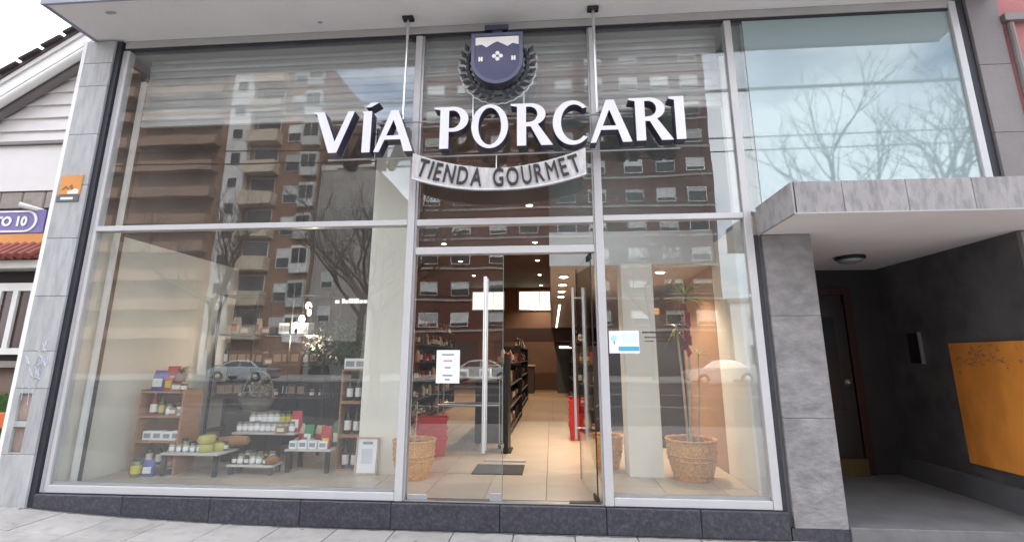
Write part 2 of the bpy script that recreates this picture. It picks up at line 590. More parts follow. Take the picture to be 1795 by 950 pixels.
def part(name, mb, mats, parent=None, smooth=False, local=False):
    """mb holds world coordinates unless local; parent has no rotation in that case"""
    if parent is not None and not local:
        w = wloc(parent)
        mb.v = [(p[0] - w.x, p[1] - w.y, p[2] - w.z) for p in mb.v]
    return link(name, mb.mesh(name, mats, smooth), parent)


def thing(name, label, cat, loc=(0, 0, 0), rz=0.0, group=None):
    o = bpy.data.objects.new(name, None)
    col.objects.link(o)
    o.empty_display_size = 0.2
    o.location = loc
    o.rotation_euler = (0, 0, rz)
    tag(o, label, cat, group)
    return o


def tag(o, label, cat, group=None):
    o['label'] = label
    o['category'] = cat
    if group:
        o['group'] = group
    return o


def structure(o):
    o['kind'] = 'structure'
    return o


def dup(root, loc, rz=0.0, label=None, group=None, scale=None):
    r = root.copy()
    col.objects.link(r)
    r.location = loc
    r.rotation_euler = (0, 0, rz)
    if scale:
        r.scale = scale if isinstance(scale, (tuple, list)) else (scale,) * 3
    if label: r['label'] = label
    if group: r['group'] = group
    for ch in root.children:
        c = ch.copy()
        col.objects.link(c)
        c.parent = r
        for g in ch.children:
            d = g.copy()
            col.objects.link(d)
            d.parent = c
    return r


def B(*a, bev=0.0):
    return MB().box(*a, bev=bev)


def text_mesh(name, body, size, extrude, mat, bold=0.0):
    """flat lettering from the built-in font, lying in the XZ plane and facing -Y"""
    cu = bpy.data.curves.new('lettering', 'FONT')
    cu.body = body
    cu.size = size
    cu.extrude = extrude
    cu.offset = bold
    cu.align_x = 'CENTER'
    cu.align_y = 'CENTER'
    cu.resolution_u = 4
    ob = bpy.data.objects.new('lettering', cu)
    col.objects.link(ob)
    dg = bpy.context.evaluated_depsgraph_get()
    me = bpy.data.meshes.new_from_object(ob.evaluated_get(dg))
    bpy.data.objects.remove(ob)
    bpy.data.curves.remove(cu)
    me.name = name
    me.transform(Matrix.Rotation(PI / 2, 4, 'X'))
    me.materials.clear()
    me.materials.append(mat)
    return me


# lettering meshes first, while the scene is small
TX = {}
for ch in 'TIENDAGOURM':
    TX['rib' + ch] = text_mesh('banner_letter', ch, 0.265, 0.008, INK, 0.0 if ch == 'M' else 0.002)
for k, (body, size, mat_) in {
    'to10': ('TO 10', 0.22, WHITE), 'tel': ('Alimentos', 0.07, WHITE),
    'vinyl1': ('Abierto todos los dias', 0.045, INK), 'vinyl2': ('de 9 a 13 hs', 0.04, INK), 'vinyl3': ('de 16 a 20 hs', 0.04, INK)}.items():
    if k.startswith('vinyl') or k == 'tel':
        continue
    TX[k] = text_mesh('lettering', body, size, 0.004, mat_, 0.009)


# ------------------------------------------------------------------ ground, road, pavement
def pave_z(x):
    return 0.0095 * max(0.0, -x - 1.9) ** 2


structure(part('ground', MB().add([(-400, -400, -0.35), (400, -400, -0.35), (400, 400, -0.35), (-400, 400, -0.35)], [(0, 1, 2, 3)]), GROUND))

g = MB()
xs = [-60 + i * 2 for i in range(27)] + [-7.5 + i * 0.5 for i in range(12)] + [-1.5 + i * 4 for i in range(16)]
vs, fs = [], []
for x in xs:
    z = min(pave_z(x), 0.35) - 0.012
    for y in (-7.3, -2.0, 0.02):
        vs.append((x, y, z))
for i in range(len(xs) - 1):
    for j in range(2):
        a = i * 3 + j
        fs.append((a, a + 3, a + 4, a + 1))
g.add(vs, fs)
sidewalk = structure(part('sidewalk', g, [PAVE_J]))
# paving slabs in the strip the camera sees
for i in range(26):
    for j in range(4):
        s = 0.55
        x0, x1 = -8.4 + i * s + 0.33, -8.4 + (i + 1) * s + 0.33
        y1, y0 = -0.035 - j * s, -0.035 - (j + 1) * s
        e = 0.005
        dz = random.uniform(-.0015, .0015)
        mbx = MB()
        mbx.box(x0 + e, x1 - e, y0 + e, y1 - e, -0.04, 0.0, bev=0.004)
        mbx.v = [(p[0], p[1], p[2] + min(pave_z(p[0]), .35) + dz) for p in mbx.v]
        part('paving_slab', mbx, PAVE_T, sidewalk)
random.seed(77)
for k in range(26):
    x, y, rr_ = random.uniform(-6.5, 4.5), random.uniform(-1.0, -.1), random.uniform(.006, .022)
    gm_ = MB().lathe([(rr_, 0), (rr_ * .8, .0015)], 9, (x, y, pave_z(x) + .0015), (1, random.uniform(.6, 1)))
    part('gum_spot', gm_, PAVE_J, sidewalk)
dm_ = MB()
vs, fs = [], []
xq = -5.55
while xq < 2.05:
    vs += [(xq, -.0605, pave_z(xq) + .0022), (xq, -.0605 - random.uniform(.008, .035), pave_z(xq) + .0022)]
    xq += random.uniform(.03, .09)
for i in range(len(vs) // 2 - 1):
    fs.append((i * 2, i * 2 + 1, i * 2 + 3, i * 2 + 2))
dm_.add(vs, fs)
part('dirt_line', dm_, M('corner_dirt', (0.12, 0.108, 0.095), 0.95, 0, 0.3, 20), sidewalk)
structure(part('sidewalk_outer', B(-60, 60, -7.28, -2.26, -0.1, 0.004), PAVE_FAR))
kerb = structure(part('kerb', B(-60, 60, -7.5, -7.3, -0.3, 0.0, bev=0.02), KERB))
structure(part('road', B(-80, 80, -31.0, -7.5, -0.3, -0.13), ASPHALT))
for k in range(16):
    for yy in (-13.6, -25.2):
        structure(part('lane_marking', B(-62 + k * 8, -58.5 + k * 8, yy - .06, yy + .06, -0.13, -0.126), ROADPAINT))
structure(part('lane_line', B(-80, 80, -19.42, -19.3, -0.13, -0.126), ROADPAINT))
structure(part('kerb_far', B(-80, 80, -31.2, -31.0, -0.3, 0.02, bev=0.02), KERB))
structure(part('sidewalk_far', B(-80, 80, -41.0, -31.2, -0.1, 0.02), PAVE_FAR))

# ------------------------------------------------------------------ shop building
shop = thing('shop_building', 'stone and glass shop front with deep white soffit and granite plinth', 'building', (-1.5, 0, 0))
FZ = 0.235            # shop floor level
GT = 5.19             # top of the glass
part('canopy_slab', B(-5.46, 4.74, -0.7, 0.0, 5.318, 5.75), PLASTER, shop)
part('slab_edge', B(-5.49, 4.74, -0.73, -0.7, 5.3, 5.9), FASCIA_EDGE, shop)
part('slab_edge', B(-5.49, -5.46, -0.7, 0.3, 5.3, 5.9), FASCIA_EDGE, shop)
part('upper_wall', B(-5.6, 4.74, 0.02, 8.0, 5.91, 8.6), STONE_UP, shop)
part('header_band', B(-5.12, 4.33, -0.02, 0.1, GT + 0.03, 5.312), HEADER, shop)
part('header_gasket', B(-5.12, 4.33, -0.012, 0.08, GT, GT + 0.028), SEAM, shop)
# pale smudges of worn plaster on the soffit
for (sx, sy, sw, sl) in ((-4.86, -.52, .07, .025), (-2.6, -.18, .03, .02), (2.75, -.5, .05, .05)):
    b = MB()
    b.lathe([(sw, 0), (sw * .9, -.006)], 9, (sx, sy, 5.317), (1, sl / sw))
    part('soffit_fitting', b, HEADER, shop)

# left pillar: stacked granite panels on a core
pil = part('pillar', B(-5.56, -5.215, -0.04, 3.9, 0.0, 5.316), M('joint_grey', (0.16, 0.16, 0.165), 0.8), shop)
zs = [0.02, 0.6, 1.24, 1.62, 2.2, 2.84, 3.46, 4.08, 4.7, 5.0, 5.3]
for a, b_ in zip(zs[:-1], zs[1:]):
    if b_ <= 1.25 and a > .5:      # panel with the two meter niches
        for q in ((-5.57, -5.5, a, b_), (-5.36, -5.205, a, b_), (-5.5, -5.36, a, a + .02), (-5.5, -5.36, .86, .92), (-5.5, -5.36, 1.19, b_)):
            part('granite_panel', B(q[0], q[1], -0.075, -0.041, q[2] + .002, q[3] - .002), GRANITE, pil)
        part('meter_niche', B(-5.497, -5.363, -0.047, -0.041, .623, .857), FIELD_S, pil)
        part('meter_niche', B(-5.497, -5.363, -0.047, -0.041, .923, 1.187), FIELD_S, pil)
        continue
    part('granite_panel', B(-5.57, -5.205, -0.075, -0.041, a + .002, b_ - .002, bev=.003), GRANITE, pil)
part('pillar_return', B(-5.62, -5.573, -0.07, 3.9, 0.0, 5.31), WHITE, shop)
part('black_joint', B(-5.203, -5.14, -0.05, 0.1, 0.0, 5.3), SEAM, shop)
# scrawl of pale spray paint on the pillar
random.seed(3)
gr = MB()
for k in range(16):
    x = random.uniform(-5.53, -5.28); z = random.uniform(1.36, 1.68)
    pts = [(x + random.uniform(-.05, .05), -0.0772, z + random.uniform(-.06, .06)) for _ in range(4)]
    gr.tube(pts, 0.0035, 4)
part('spray_scrawl', gr, M('spray_white', (0.62, 0.64, 0.72), 0.6), shop)
gr = MB()
for k in range(7):
    x = random.uniform(-5.52, -5.3); z = random.uniform(1.2, 1.5)
    gr.tube([(x, -0.0772, z), (x + random.uniform(-.02, .02), -0.0772, z - random.uniform(.08, .2))], 0.0032, 4)
part('spray_drips', gr, M('spray_grey', (0.5, 0.52, 0.58), 0.6), shop)

# plinth of black granite blocks
pl = part('plinth', B(-5.14, 2.06, -0.02, 0.06, 0.0, FZ - .012), SEAM, shop)
px = [-5.14, -4.2, -3.3, -2.4, -1.52, -.5, .47, 1.3, 2.06]
for a, b_ in zip(px[:-1], px[1:]):
    part('granite_block', B(a + .002, b_ - .002, -0.06, -0.021, 0.005, FZ - .004, bev=.006), GRANITE_D, pl)
part('plinth_cap', B(-5.14, 2.06, -0.019, 0.12, FZ - .011, FZ + .002), GRANITE_D, shop)

# aluminium frame
fr = part('window_frame', B(-5.135, -5.05, -0.02, 0.07, FZ + .003, GT - .002, bev=.004), ALU, shop)
part('frame_groove', B(-5.098, -5.088, -0.024, -0.0205, FZ + .003, GT), ALU_GREY, fr)
for (x0, x1, z0, z1) in ((-1.505, -1.43, FZ + .003, GT - .002), (.465, .545, FZ + .003, GT - .002), (1.945, 2.02, FZ + .003, GT - .002), (4.285, 4.36, 3.03, GT + .1)):
    mu = part('mullion', B(x0, x1, -0.03, 0.075, z0, z1, bev=.004), ALU, fr)
part('mullion_side', B(-1.428, -1.405, -0.012, .06, FZ + .003, GT - .002), ALU_GREY, fr)
part('mullion_side', B(.447, .463, -0.012, .06, FZ + .003, GT - .002), ALU_GREY, fr)
for (x0, x1, z0, z1) in ((-5.049, -1.507, 2.925, 2.985), (-1.403, .445, 2.915, 2.985), (.547, 1.943, 2.93, 2.99), (-1.403, .445, 2.605, 2.682)):
    part('transom', B(x0, x1, -0.027, 0.072, z0, z1, bev=.004), ALU, fr)
for (x0, x1) in ((-5.049, -1.507), (.547, 1.943)):
    part('sill_rail', B(x0, x1, -0.025, 0.07, FZ + .004, FZ + .075, bev=.004), ALU, fr)
    part('glazing_bead', B(x0, x1, 0.012, 0.05, FZ + .077, FZ + .1), ALU_GREY, fr)
part('end_gasket', B(4.362, 4.43, -0.03, 0.1, 3.03, 5.3), SEAM, fr)
part('corner_strip', B(2.022, 2.062, -0.028, 0.08, FZ + .003, 2.75), SEAM, fr)
part('threshold', B(-1.403, .445, -0.015, 0.06, FZ + .003, FZ + .012), STEEL, fr)
# panes
for (x0, x1, z0, z1) in ((-5.049, -1.507, FZ + .076, 2.924), (-5.049, -1.507, 2.986, GT - .001), (-1.403, .445, 2.683, 2.914), (-1.403, .445, 2.986, GT - .001),
                         (.547, 1.943, FZ + .076, 2.929), (.547, 1.943, 2.991, GT - .001), (2.022, 2.148, 3.0, GT - .001)):
    part('glass_pane', B(x0, x1, 0.004, 0.014, z0, z1), GLASS, shop)
part('frosted_pane', B(2.15, 4.284, 0.0, 0.014, 3.02, GT - .001), FILM, shop)
part('pane_backing', B(2.15, 4.4, 0.05, 0.12, 2.8, GT + .1), WHITE_WALL, shop)

# left door leaf, shut
dl = part('door_leaf', B(-1.395, -0.487, 0.012, 0.022, FZ + .02, 2.595), GLASS_DOOR, shop)
hb = MB()
hb.tube([(-.66, -0.05, .68), (-.66, -0.05, 2.36)], 0.019, 10)
hb.tube([(-.66, -0.05, .8), (-.66, 0.011, .8)], 0.009, 8)
hb.tube([(-.66, -0.05, 2.24), (-.66, 0.011, 2.24)], 0.009, 8)
part('handle', hb, STEEL, dl, True)
hb = MB()
hb.tube([(-.66, 0.085, .68), (-.66, 0.085, 2.36)], 0.017, 10)
hb.tube([(-.66, 0.085, .8), (-.66, 0.023, .8)], 0.009, 8)
hb.tube([(-.66, 0.085, 2.24), (-.66, 0.023, 2.24)], 0.009, 8)
part('handle', hb, STEEL, dl, True)
part('hinge_patch', B(-1.39, -1.2, 0.005, 0.03, FZ + .012, FZ + .06, bev=.003), ALU_GREY, dl)
part('lock_patch', B(-.6, -.49, 0.005, 0.03, FZ + .012, FZ + .085, bev=.003), ALU_GREY, dl)
part('glass_edge', B(-.4865, -.481, 0.011, 0.023, FZ + .02, 2.595), M('glass_edge', (0.12, 0.2, 0.18), 0.2), dl)
# right door leaf, swung in
hx, hy = 0.405, 0.03
ang = math.radians(96.5)
dr = link('door_leaf', MB().box(0, 0.9, -0.005, 0.005, FZ + .02, 2.595).mesh('door_leaf', GLASS_DOOR), shop, (hx + 1.5, hy, 0), (0, 0, ang))
hb = MB()
for s in (-1, 1):
    hb = MB()
    hb.tube([(.8, s * .062, .68), (.8, s * .062, 2.36)], 0.017, 10)
    hb.tube([(.8, s * .062, .8), (.8, s * .006, .8)], 0.009, 8)
    hb.tube([(.8, s * .062, 2.24), (.8, s * .006, 2.24)], 0.009, 8)
    link('handle', hb.mesh('handle', STEEL, True), dr)
link('glass_edge', B(.9, .906, -.006, .006, FZ + .02, 2.595).mesh('glass_edge', BLACK), dr)
link('glass_edge', B(-.006, 0, -.006, .006, FZ + .02, 2.595).mesh('glass_edge', BLACK), dr)
link('hinge_patch', B(-.01, .16, -.014, .014, FZ + .012, FZ + .06, bev=.003).mesh('hinge_patch', BLACK), dr)
link('hinge_patch', B(-.01, .16, -.014, .014, 2.54, 2.6, bev=.003).mesh('hinge_patch', BLACK), dr)
part('floor_closer', B(.14, .43, -0.012, 0.05, FZ + .012, FZ + .026), M('closer_bronze', (0.1, 0.075, 0.07), 0.4, 0.5), shop)

# right pillar in rough granite
rp = part('pillar', B(2.064, 2.54, 0.0, 0.5, 0.0, 2.748), bpy.data.materials['joint_grey'], shop)
zs = [0.1, 1.02, 1.95, 2.748]
for a, b_ in zip(zs[:-1], zs[1:]):
    part('granite_panel', B(2.1, 2.552, -0.045, -0.001, a + .0015, b_ - .0015, bev=.003), GRANITE_R, rp)
    part('granite_panel', B(2.5415, 2.5535, 0.0, 0.5, a + .0015, b_ - .0015), GRANITE_R, rp)
part('pillar_foot', B(2.07, 2.56, -0.05, 0.0, 0.003, 0.1), GRANITE_D, shop)

# entrance canopy with stone fascia
pc = part('porch_canopy', B(2.085, 4.74, -0.77, 2.3, 2.752, 3.0), PLASTER2, shop)
fx = [2.068, 2.47, 2.98, 3.5, 4.02, 4.742]
for a, b_ in zip(fx[:-1], fx[1:]):
    part('fascia_panel', B(a + .002, b_ - .002, -0.8, -0.772, 2.745, 3.025, bev=.002), FASCIA, pc)
part('fascia_panel', B(2.056, 2.083, -0.8, -0.05, 2.745, 3.025, bev=.002), FASCIA, pc)
part('drip_strip', B(2.056, 4.742, -0.805, -0.8, 2.738, 2.75), HEADER, pc)
part('canopy_flashing', B(2.06, 4.74, -0.771, -0.062, 3.002, 3.02), FASCIA, pc)
# upper right stone pier and porch walls
up_ = part('stone_pier', B(4.44, 4.74, 0.0, 0.4, 3.03, 5.9), SEAM, shop)
zs = [3.03, 3.75, 4.5, 5.299]
for a, b_ in zip(zs[:-1], zs[1:]):
    part('stone_panel', B(4.435, 4.74, -0.06, -0.001, a + .0015, b_ - .0015, bev=.003), STONE_UP, up_)
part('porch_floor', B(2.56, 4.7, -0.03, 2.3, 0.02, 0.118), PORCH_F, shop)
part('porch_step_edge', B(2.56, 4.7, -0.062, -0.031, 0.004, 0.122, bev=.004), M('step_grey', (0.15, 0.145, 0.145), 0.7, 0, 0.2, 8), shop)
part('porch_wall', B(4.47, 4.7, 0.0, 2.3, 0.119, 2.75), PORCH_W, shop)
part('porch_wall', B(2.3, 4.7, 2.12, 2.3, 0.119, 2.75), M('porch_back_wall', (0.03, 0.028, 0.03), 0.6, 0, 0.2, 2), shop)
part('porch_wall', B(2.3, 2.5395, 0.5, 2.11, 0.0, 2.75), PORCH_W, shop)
part('porch_pier', B(4.472, 4.742, -0.05, -0.001, 0.0, 2.74), STONE_UP, shop)
# porch door at the back with glazed panel and red frame
pd = part('porch_door', B(3.15, 3.95, 2.075, 2.118, .12, 2.3), M('porch_door_dark', (0.02, 0.017, 0.018), 0.4), shop)
part('door_frame', B(3.96, 4.06, 2.05, 2.119, .12, 2.4), RED_D, pd)
part('door_frame', B(3.04, 3.14, 2.05, 2.119, .12, 2.4), RED_D, pd)
part('door_frame', B(3.04, 4.06, 2.05, 2.119, 2.401, 2.5), RED_D, pd)
part('door_pane', B(3.3, 3.8, 2.066, 2.074, .9, 2.1), M('porch_glass', (0.03, 0.035, 0.04), 0.08), pd)
kb = MB()
kb.lathe([(.035, 0), (.04, .02), (.02, .04)], 10, (0, 0, 0))
kb.v = [(3.87 + p[0], 2.074 - p[2], 1.25 + p[1]) for p in kb.v]
part('door_knob', kb, STEEL, pd, True)
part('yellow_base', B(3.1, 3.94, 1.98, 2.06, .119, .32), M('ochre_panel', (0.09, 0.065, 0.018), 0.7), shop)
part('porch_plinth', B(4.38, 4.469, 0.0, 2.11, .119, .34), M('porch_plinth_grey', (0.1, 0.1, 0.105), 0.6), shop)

# ------------------------------------------------------------------ shop interior (setting)
shop_floor = structure(part('shop_floor', B(-5.14, 2.06, 0.062, 6.1, FZ - .06, FZ - .008), GROUT))
s = 0.6
ix0 = -0.077 - 9 * s
for i in range(13):
    for j in range(10):
        x0, x1 = max(ix0 + i * s, -5.13), min(ix0 + (i + 1) * s, 2.05)
        if x1 - x0 < .05: continue
        y0, y1 = .125 + j * s, .125 + (j + 1) * s
        e = .003
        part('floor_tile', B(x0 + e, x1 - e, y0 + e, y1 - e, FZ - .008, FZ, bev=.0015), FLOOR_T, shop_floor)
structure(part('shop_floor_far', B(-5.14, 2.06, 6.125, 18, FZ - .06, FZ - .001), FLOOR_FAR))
structure(part('wall_left', B(-5.3, -5.14, 0.08, 2.7, 0, 2.98), CREAM))
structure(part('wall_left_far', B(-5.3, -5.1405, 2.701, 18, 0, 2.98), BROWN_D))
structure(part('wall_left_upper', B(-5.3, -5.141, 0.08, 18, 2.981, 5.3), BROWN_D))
structure(part('wall_right', B(2.063, 2.28, 0.081, 1.45, 0, 2.98), CREAM))
structure(part('wall_right_upper', B(2.064, 2.28, 0.081, 1.45, 2.981, 5.3), TEAL_WALL))
structure(part('wall_right_far', B(2.063, 2.28, 1.46, 18, 0, 5.3), BROWN_R))
structure(part('wall_back', B(-5.14, 2.06, 17.0, 17.2, 0, 5.3), BROWN))
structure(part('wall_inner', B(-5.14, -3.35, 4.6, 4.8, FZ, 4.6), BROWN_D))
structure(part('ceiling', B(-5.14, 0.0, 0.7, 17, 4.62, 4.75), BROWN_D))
structure(part('ceiling_front', B(-5.14, 2.06, 0.11, 0.69, 5.2, 5.3), HEADER))
structure(part('ceiling_low', B(0.0, 2.06, 1.32, 17, 2.72, 2.85), PALE_CEIL))
structure(part('bulkhead', B(-0.012, 2.06, 1.29, 1.318, 2.71, 3.15), WHITE_WALL))
structure(part('mezzanine_wall', B(0.0, 2.06, 1.5, 1.6, 2.86, 5.3), TEAL_WALL))
structure(part('mezzanine_side', B(-0.012, 0.0, 1.32, 17, 2.72, 4.61), BROWN))
structure(part('column_left', B(-2.3, -1.8, 1.07, 1.5, FZ, 4.61), CREAM2))
structure(part('column_right', B(.87, 1.25, 1.16, 1.56, FZ, 2.71), CREAM2))
# lit windows high in the back wall
for (x0, x1) in ((-3.55, -2.05), (-1.45, 0.0)):
    wf = thing('interior_window', ('wide' if x0 < -3 else 'narrow') + ' pale lit window high in the brown back wall' + (', left one' if x0 < -3 else ', right one'), 'window', ((x0 + x1) / 2, 16.95, 3.66))
    mb = MB()
    mb.box(x0, x1, 16.93, 16.998, 3.62, 3.67).box(x0, x1, 16.93, 16.998, 4.45, 4.5)
    mb.box(x0, x0 + .05, 16.931, 16.998, 3.67, 4.45).box(x1 - .05, x1, 16.931, 16.998, 3.67, 4.45).box((x0 + x1) / 2 + .2, (x0 + x1) / 2 + .23, 16.931, 16.998, 3.67, 4.45)
    part('frame', mb, WHITE, wf)
    part('pane', B(x0 + .05, x1 - .05, 16.96, 16.99, 3.67, 4.45), LIT_WIN, wf)

# ------------------------------------------------------------------ roller shutter behind the glass
sh = thing('roller_shutter', 'grey slatted roller shutter rolled down a little behind the upper glass', 'shutter', (-1.5, .25, 4.3))
prof = [(-.012, 0), (-.022, .03), (-.022, .07), (-.012, .098)]
for k in range(9):
    mb = MB()
    z0 = 4.36 + k * .1
    vs, fs = [], []
    for x in (-4.98, 1.93):
        for (yy, zz) in prof: vs.append((x, .25 + yy, z0 + zz))
        for (yy, zz) in reversed(prof): vs.append((x, .262 + yy, z0 + zz))
    n = len(prof) * 2
    for q in range(n):
        q2 = (q + 1) % n
        fs.append((q, q2, q2 + n, q + n))
    mb.add(vs, fs)
    part('slat', mb, M('shutter_slat', (0.5, 0.51, 0.52), 0.45, 0.4, 0.1, 4) if k == 0 else bpy.data.materials['shutter_slat'], sh)
part('bottom_bar', B(-4.98, 1.93, .225, .265, 4.3, 4.355, bev=.004), ALU, sh)
for x in (-5.045, 1.94):
    part('guide_rail', B(x, x + .055, .2, .28, FZ + .002, 4.9), WHITE, sh)
    part('rail_black_edge', B(x + .051, x + .063, .235, .28, FZ + .002, 4.86), BLACK, sh)  # black strip along the edge of the guide rail
part('end_bracket', B(-5.07, -4.97, .2, .32, 4.901, 5.03, bev=.01), BLACK, sh)

# ------------------------------------------------------------------ hanging shop sign
def arc(cx, cy, rx, ry, a0, a1, n):
    return [(cx + rx * math.cos(math.radians(a0 + (a1 - a0) * i / n)), cy + ry * math.sin(math.radians(a0 + (a1 - a0) * i / n))) for i in range(n + 1)]


def ell(cx, cy, rx, ry, n=36):
    return [(cx + rx * math.cos(2 * PI * i / n), cy + ry * math.sin(2 * PI * i / n)) for i in range(n)]


def glyph(ch):
    if ch == 'V': return [[(-.05, 1), (.2, 1), (.49, .26), (.76, 1), (.91, 1), (.55, 0), (.36, 0), (.02, .95), (-.05, .965)]]
    if ch == 'I': return [[(-.12, 1), (.2, 1), (.2, 0), (0, 0), (0, .92), (-.12, .955)]]
    if ch == 'i': return [[(-.03, 1), (.19, 1), (.19, 0), (0, 0), (0, .95), (-.03, .965)]]
    if ch == 'A': return [[(0, 0), (.12, 0), (.235, .29), (.6, .29), (.69, 0), (.89, 0), (.53, 1), (.36, 1)], [(.275, .385), (.565, .385), (.425, .77)]]
    if ch == 'P': return [[(-.14, 1), (.28, 1)] + arc(.3, .7, .34, .3, 88, -90, 16) + [(.2, .4), (.2, 0), (0, 0), (0, .93), (-.14, .96)], [(.2, .91), (.27, .915)] + arc(.27, .7, .19, .215, 80, -85, 12) + [(.2, .485)]]
    if ch == 'R': return [[(-.14, 1), (.28, 1)] + arc(.3, .735, .33, .265, 88, -62, 14) + [(.78, 0), (.53, 0), (.3, .45), (.2, .45), (.2, 0), (0, 0), (0, .93), (-.14, .96)], [(.2, .92), (.27, .925)] + arc(.27, .74, .18, .185, 80, -80, 12) + [(.2, .545)]]
    if ch == 'O': return [ell(.41, .5, .41, .525), ell(.41, .5, .255, .445)]
    if ch == 'C': return [arc(.43, .5, .43, .525, 42, 318, 30) + arc(.47, .5, .29, .43, 312, 50, 26)]


sg = thing('hanging_sign', 'white and navy letter sign with shield crest and banner hung before the glass', 'sign', (-.5, -.42, 3.1))   # parts are laid out at this spot, the whole sign is set in place at the end
YF, YB = -0.44, -0.31
CAPH = 0.452
for ch, x, z in (('V', -2.40, 3.585), ('i', -1.89, 3.578), ('A', -1.765, 3.578), ('P', -1.09, 3.59), ('O', -.77, 3.592), ('R', -.31, 3.597), ('C', .045, 3.6), ('A', .41, 3.603), ('R', .855, 3.61), ('I', 1.235, 3.613)):
    lp = [[(x + p[0] * CAPH, z + p[1] * CAPH) for p in l] for l in glyph(ch)]
    lt = part('letter', MB().prism(lp, YF, YB), SIGN_N, sg)
    cxm = sum(p[0] for p in lp[0]) / len(lp[0])
    part('letter_face', MB().prism(lp, YF - .006, YF - .0005), SIGN_W, lt)
    part('letter_back_added', MB().prism(lp, YB + .0005, YB + .004), SIGN_W, lt)  # pale plate added to lighten the letters' reflection in the glass
acc = [[(-1.875, 4.075), (-1.82, 4.075), (-1.735, 4.125), (-1.82, 4.125)]]
lt = part('letter_accent', MB().prism(acc, YF, YB), SIGN_N, sg)
part('letter_face', MB().prism(acc, YF - .006, YF - .0005), SIGN_W, lt)
# rods and carrier bars
for x in (-1.5, .49):
    rod = MB()
    rod.tube([(x, -.37, 5.15), (x, -.37, 4.9)], .016, 8).tube([(x, -.37, 4.9), (x, -.37, 3.96)], .012, 8)
    rd = part('hanger_rod', rod, STEEL, sg, True)
    part('ceiling_flange', B(x - .06, x + .06, -.41, -.33, 5.135, 5.168, bev=.006), BLACK, rd)
for z in (3.565, 3.96):
    part('carrier_bar', MB().tube([(-2.3, -.298, z), (1.3, -.298, z + .02)], .01, 6), ALU_GREY, sg, True)
for x in (-.78, -.25):
    part('crest_bracket', MB().tube([(x, -.3, 3.97), (x, -.3, 4.6)], .007, 6), STEEL, sg, True)
for x in (.34, -.53):
    part('banner_bracket', MB().tube([(x, -.3, 3.57), (x, -.31, 3.3)], .005, 6), STEEL, sg, True)
# crest
cx_, zt, zb = -.515, 4.85, 4.27
hw = .268


def shield(k=1.0, top=zt, dz=0.0):
    w = hw * k
    pts = [(cx_ - w, top), (cx_ - w, 4.52 + dz)]
    pts += [(cx_ - w * math.cos(math.radians(a)), 4.52 + dz - (4.52 - zb) * k * math.sin(math.radians(a)) ** 1.15) for a in range(6, 90, 7)]
    pts += [(cx_, 4.52 + dz - (4.52 - zb) * k)]
    pts += [(cx_ + w * math.cos(math.radians(a)), 4.52 + dz - (4.52 - zb) * k * math.sin(math.radians(a)) ** 1.15) for a in range(83, 3, -7)]
    pts += [(cx_ + w, 4.52 + dz), (cx_ + w, top)]
    return pts


crest = part('crest', MB().prism([shield(1.0)], -.46, -.33), SIGN_N, sg)
part('shield_rim', MB().prism([shield(1.0), shield(.86, zt - .035)[::-1]], -.475, -.4605), SHIELD_F, crest)
part('shield_field', MB().prism([shield(.855, zt - .04)], -.466, -.4605), SHIELD_N, crest)
w = hw * .84
sky_ = [(cx_ - w, zt - .042), (cx_ - w, 4.715), (cx_ - .16, 4.725), (cx_ - .11, 4.69), (cx_ - .05, 4.73), (cx_, 4.755), (cx_ + .05, 4.73), (cx_ + .11, 4.695), (cx_ + .16, 4.73), (cx_ + w, 4.71), (cx_ + w, zt - .042)]
part('shield_chief', MB().prism([sky_], -.469, -.4665), CHALK, crest)
for (ox, oz) in ((0, .033), (0, -.033), (-.035, 0), (.035, 0)):
    part('flower_petal', MB().prism([ell(cx_ + .005 + ox, 4.585 + oz, .022, .022, 12)], -.47, -.4665), CHALK, crest)
part('flower_heart', MB().prism([ell(cx_ + .005, 4.585, .011, .011, 10)], -.471, -.4705), SHIELD_N, crest)
for ox in (-.17, .17):
    part('tower_mark', B(cx_ + ox - .022, cx_ + ox - .004, -.47, -.4665, 4.53, 4.58), CHALK, crest)
    part('tower_mark', B(cx_ + ox + .004, cx_ + ox + .022, -.47, -.4665, 4.53, 4.58), CHALK, crest)
    part('tower_mark', B(cx_ + ox - .004, cx_ + ox + .004, -.4695, -.4665, 4.545, 4.562), CHALK, crest)
part('crest_cap', B(cx_ - .135, cx_ + .115, -.455, -.34, 4.905, 4.965, bev=.004), SIGN_N, crest)
part('crest_cap_stem', B(cx_ - .05, cx_ + .05, -.44, -.36, 4.851, 4.904), SIGN_N, crest)
# laurel wreath
wr = part('wreath', MB().tube([(cx_ + .325 * math.cos(math.radians(a)), -.39, 4.55 + .37 * math.sin(math.radians(a))) for a in range(-200, 21, 10)], .012, 6), WREATH, sg, True)
edge_ = []
for q in range(0, 205, 2):
    a_ = math.radians(-192 + q)
    rr_ = 1 + .028 * abs(math.sin(q * PI / 12))
    edge_.append((cx_ + .4 * rr_ * math.cos(a_), -.37, 4.55 + .445 * rr_ * math.sin(a_)))
part('wreath_edge', MB().tube(edge_, .006, 4), CHALK, wr, True)
L_, W_ = .115, .03
lm = MB()
lm.add([(0, 0, 0), (L_ * .45, 0, W_), (L_, 0, 0), (L_ * .45, 0, -W_), (L_ * .45, -.022, 0), (L_ * .45, .012, 0)],
       [(0, 1, 4), (1, 2, 4), (2, 3, 4), (3, 0, 4), (1, 0, 5), (2, 1, 5), (3, 2, 5), (0, 3, 5)])
lme = lm.mesh('leaf', WREATH)
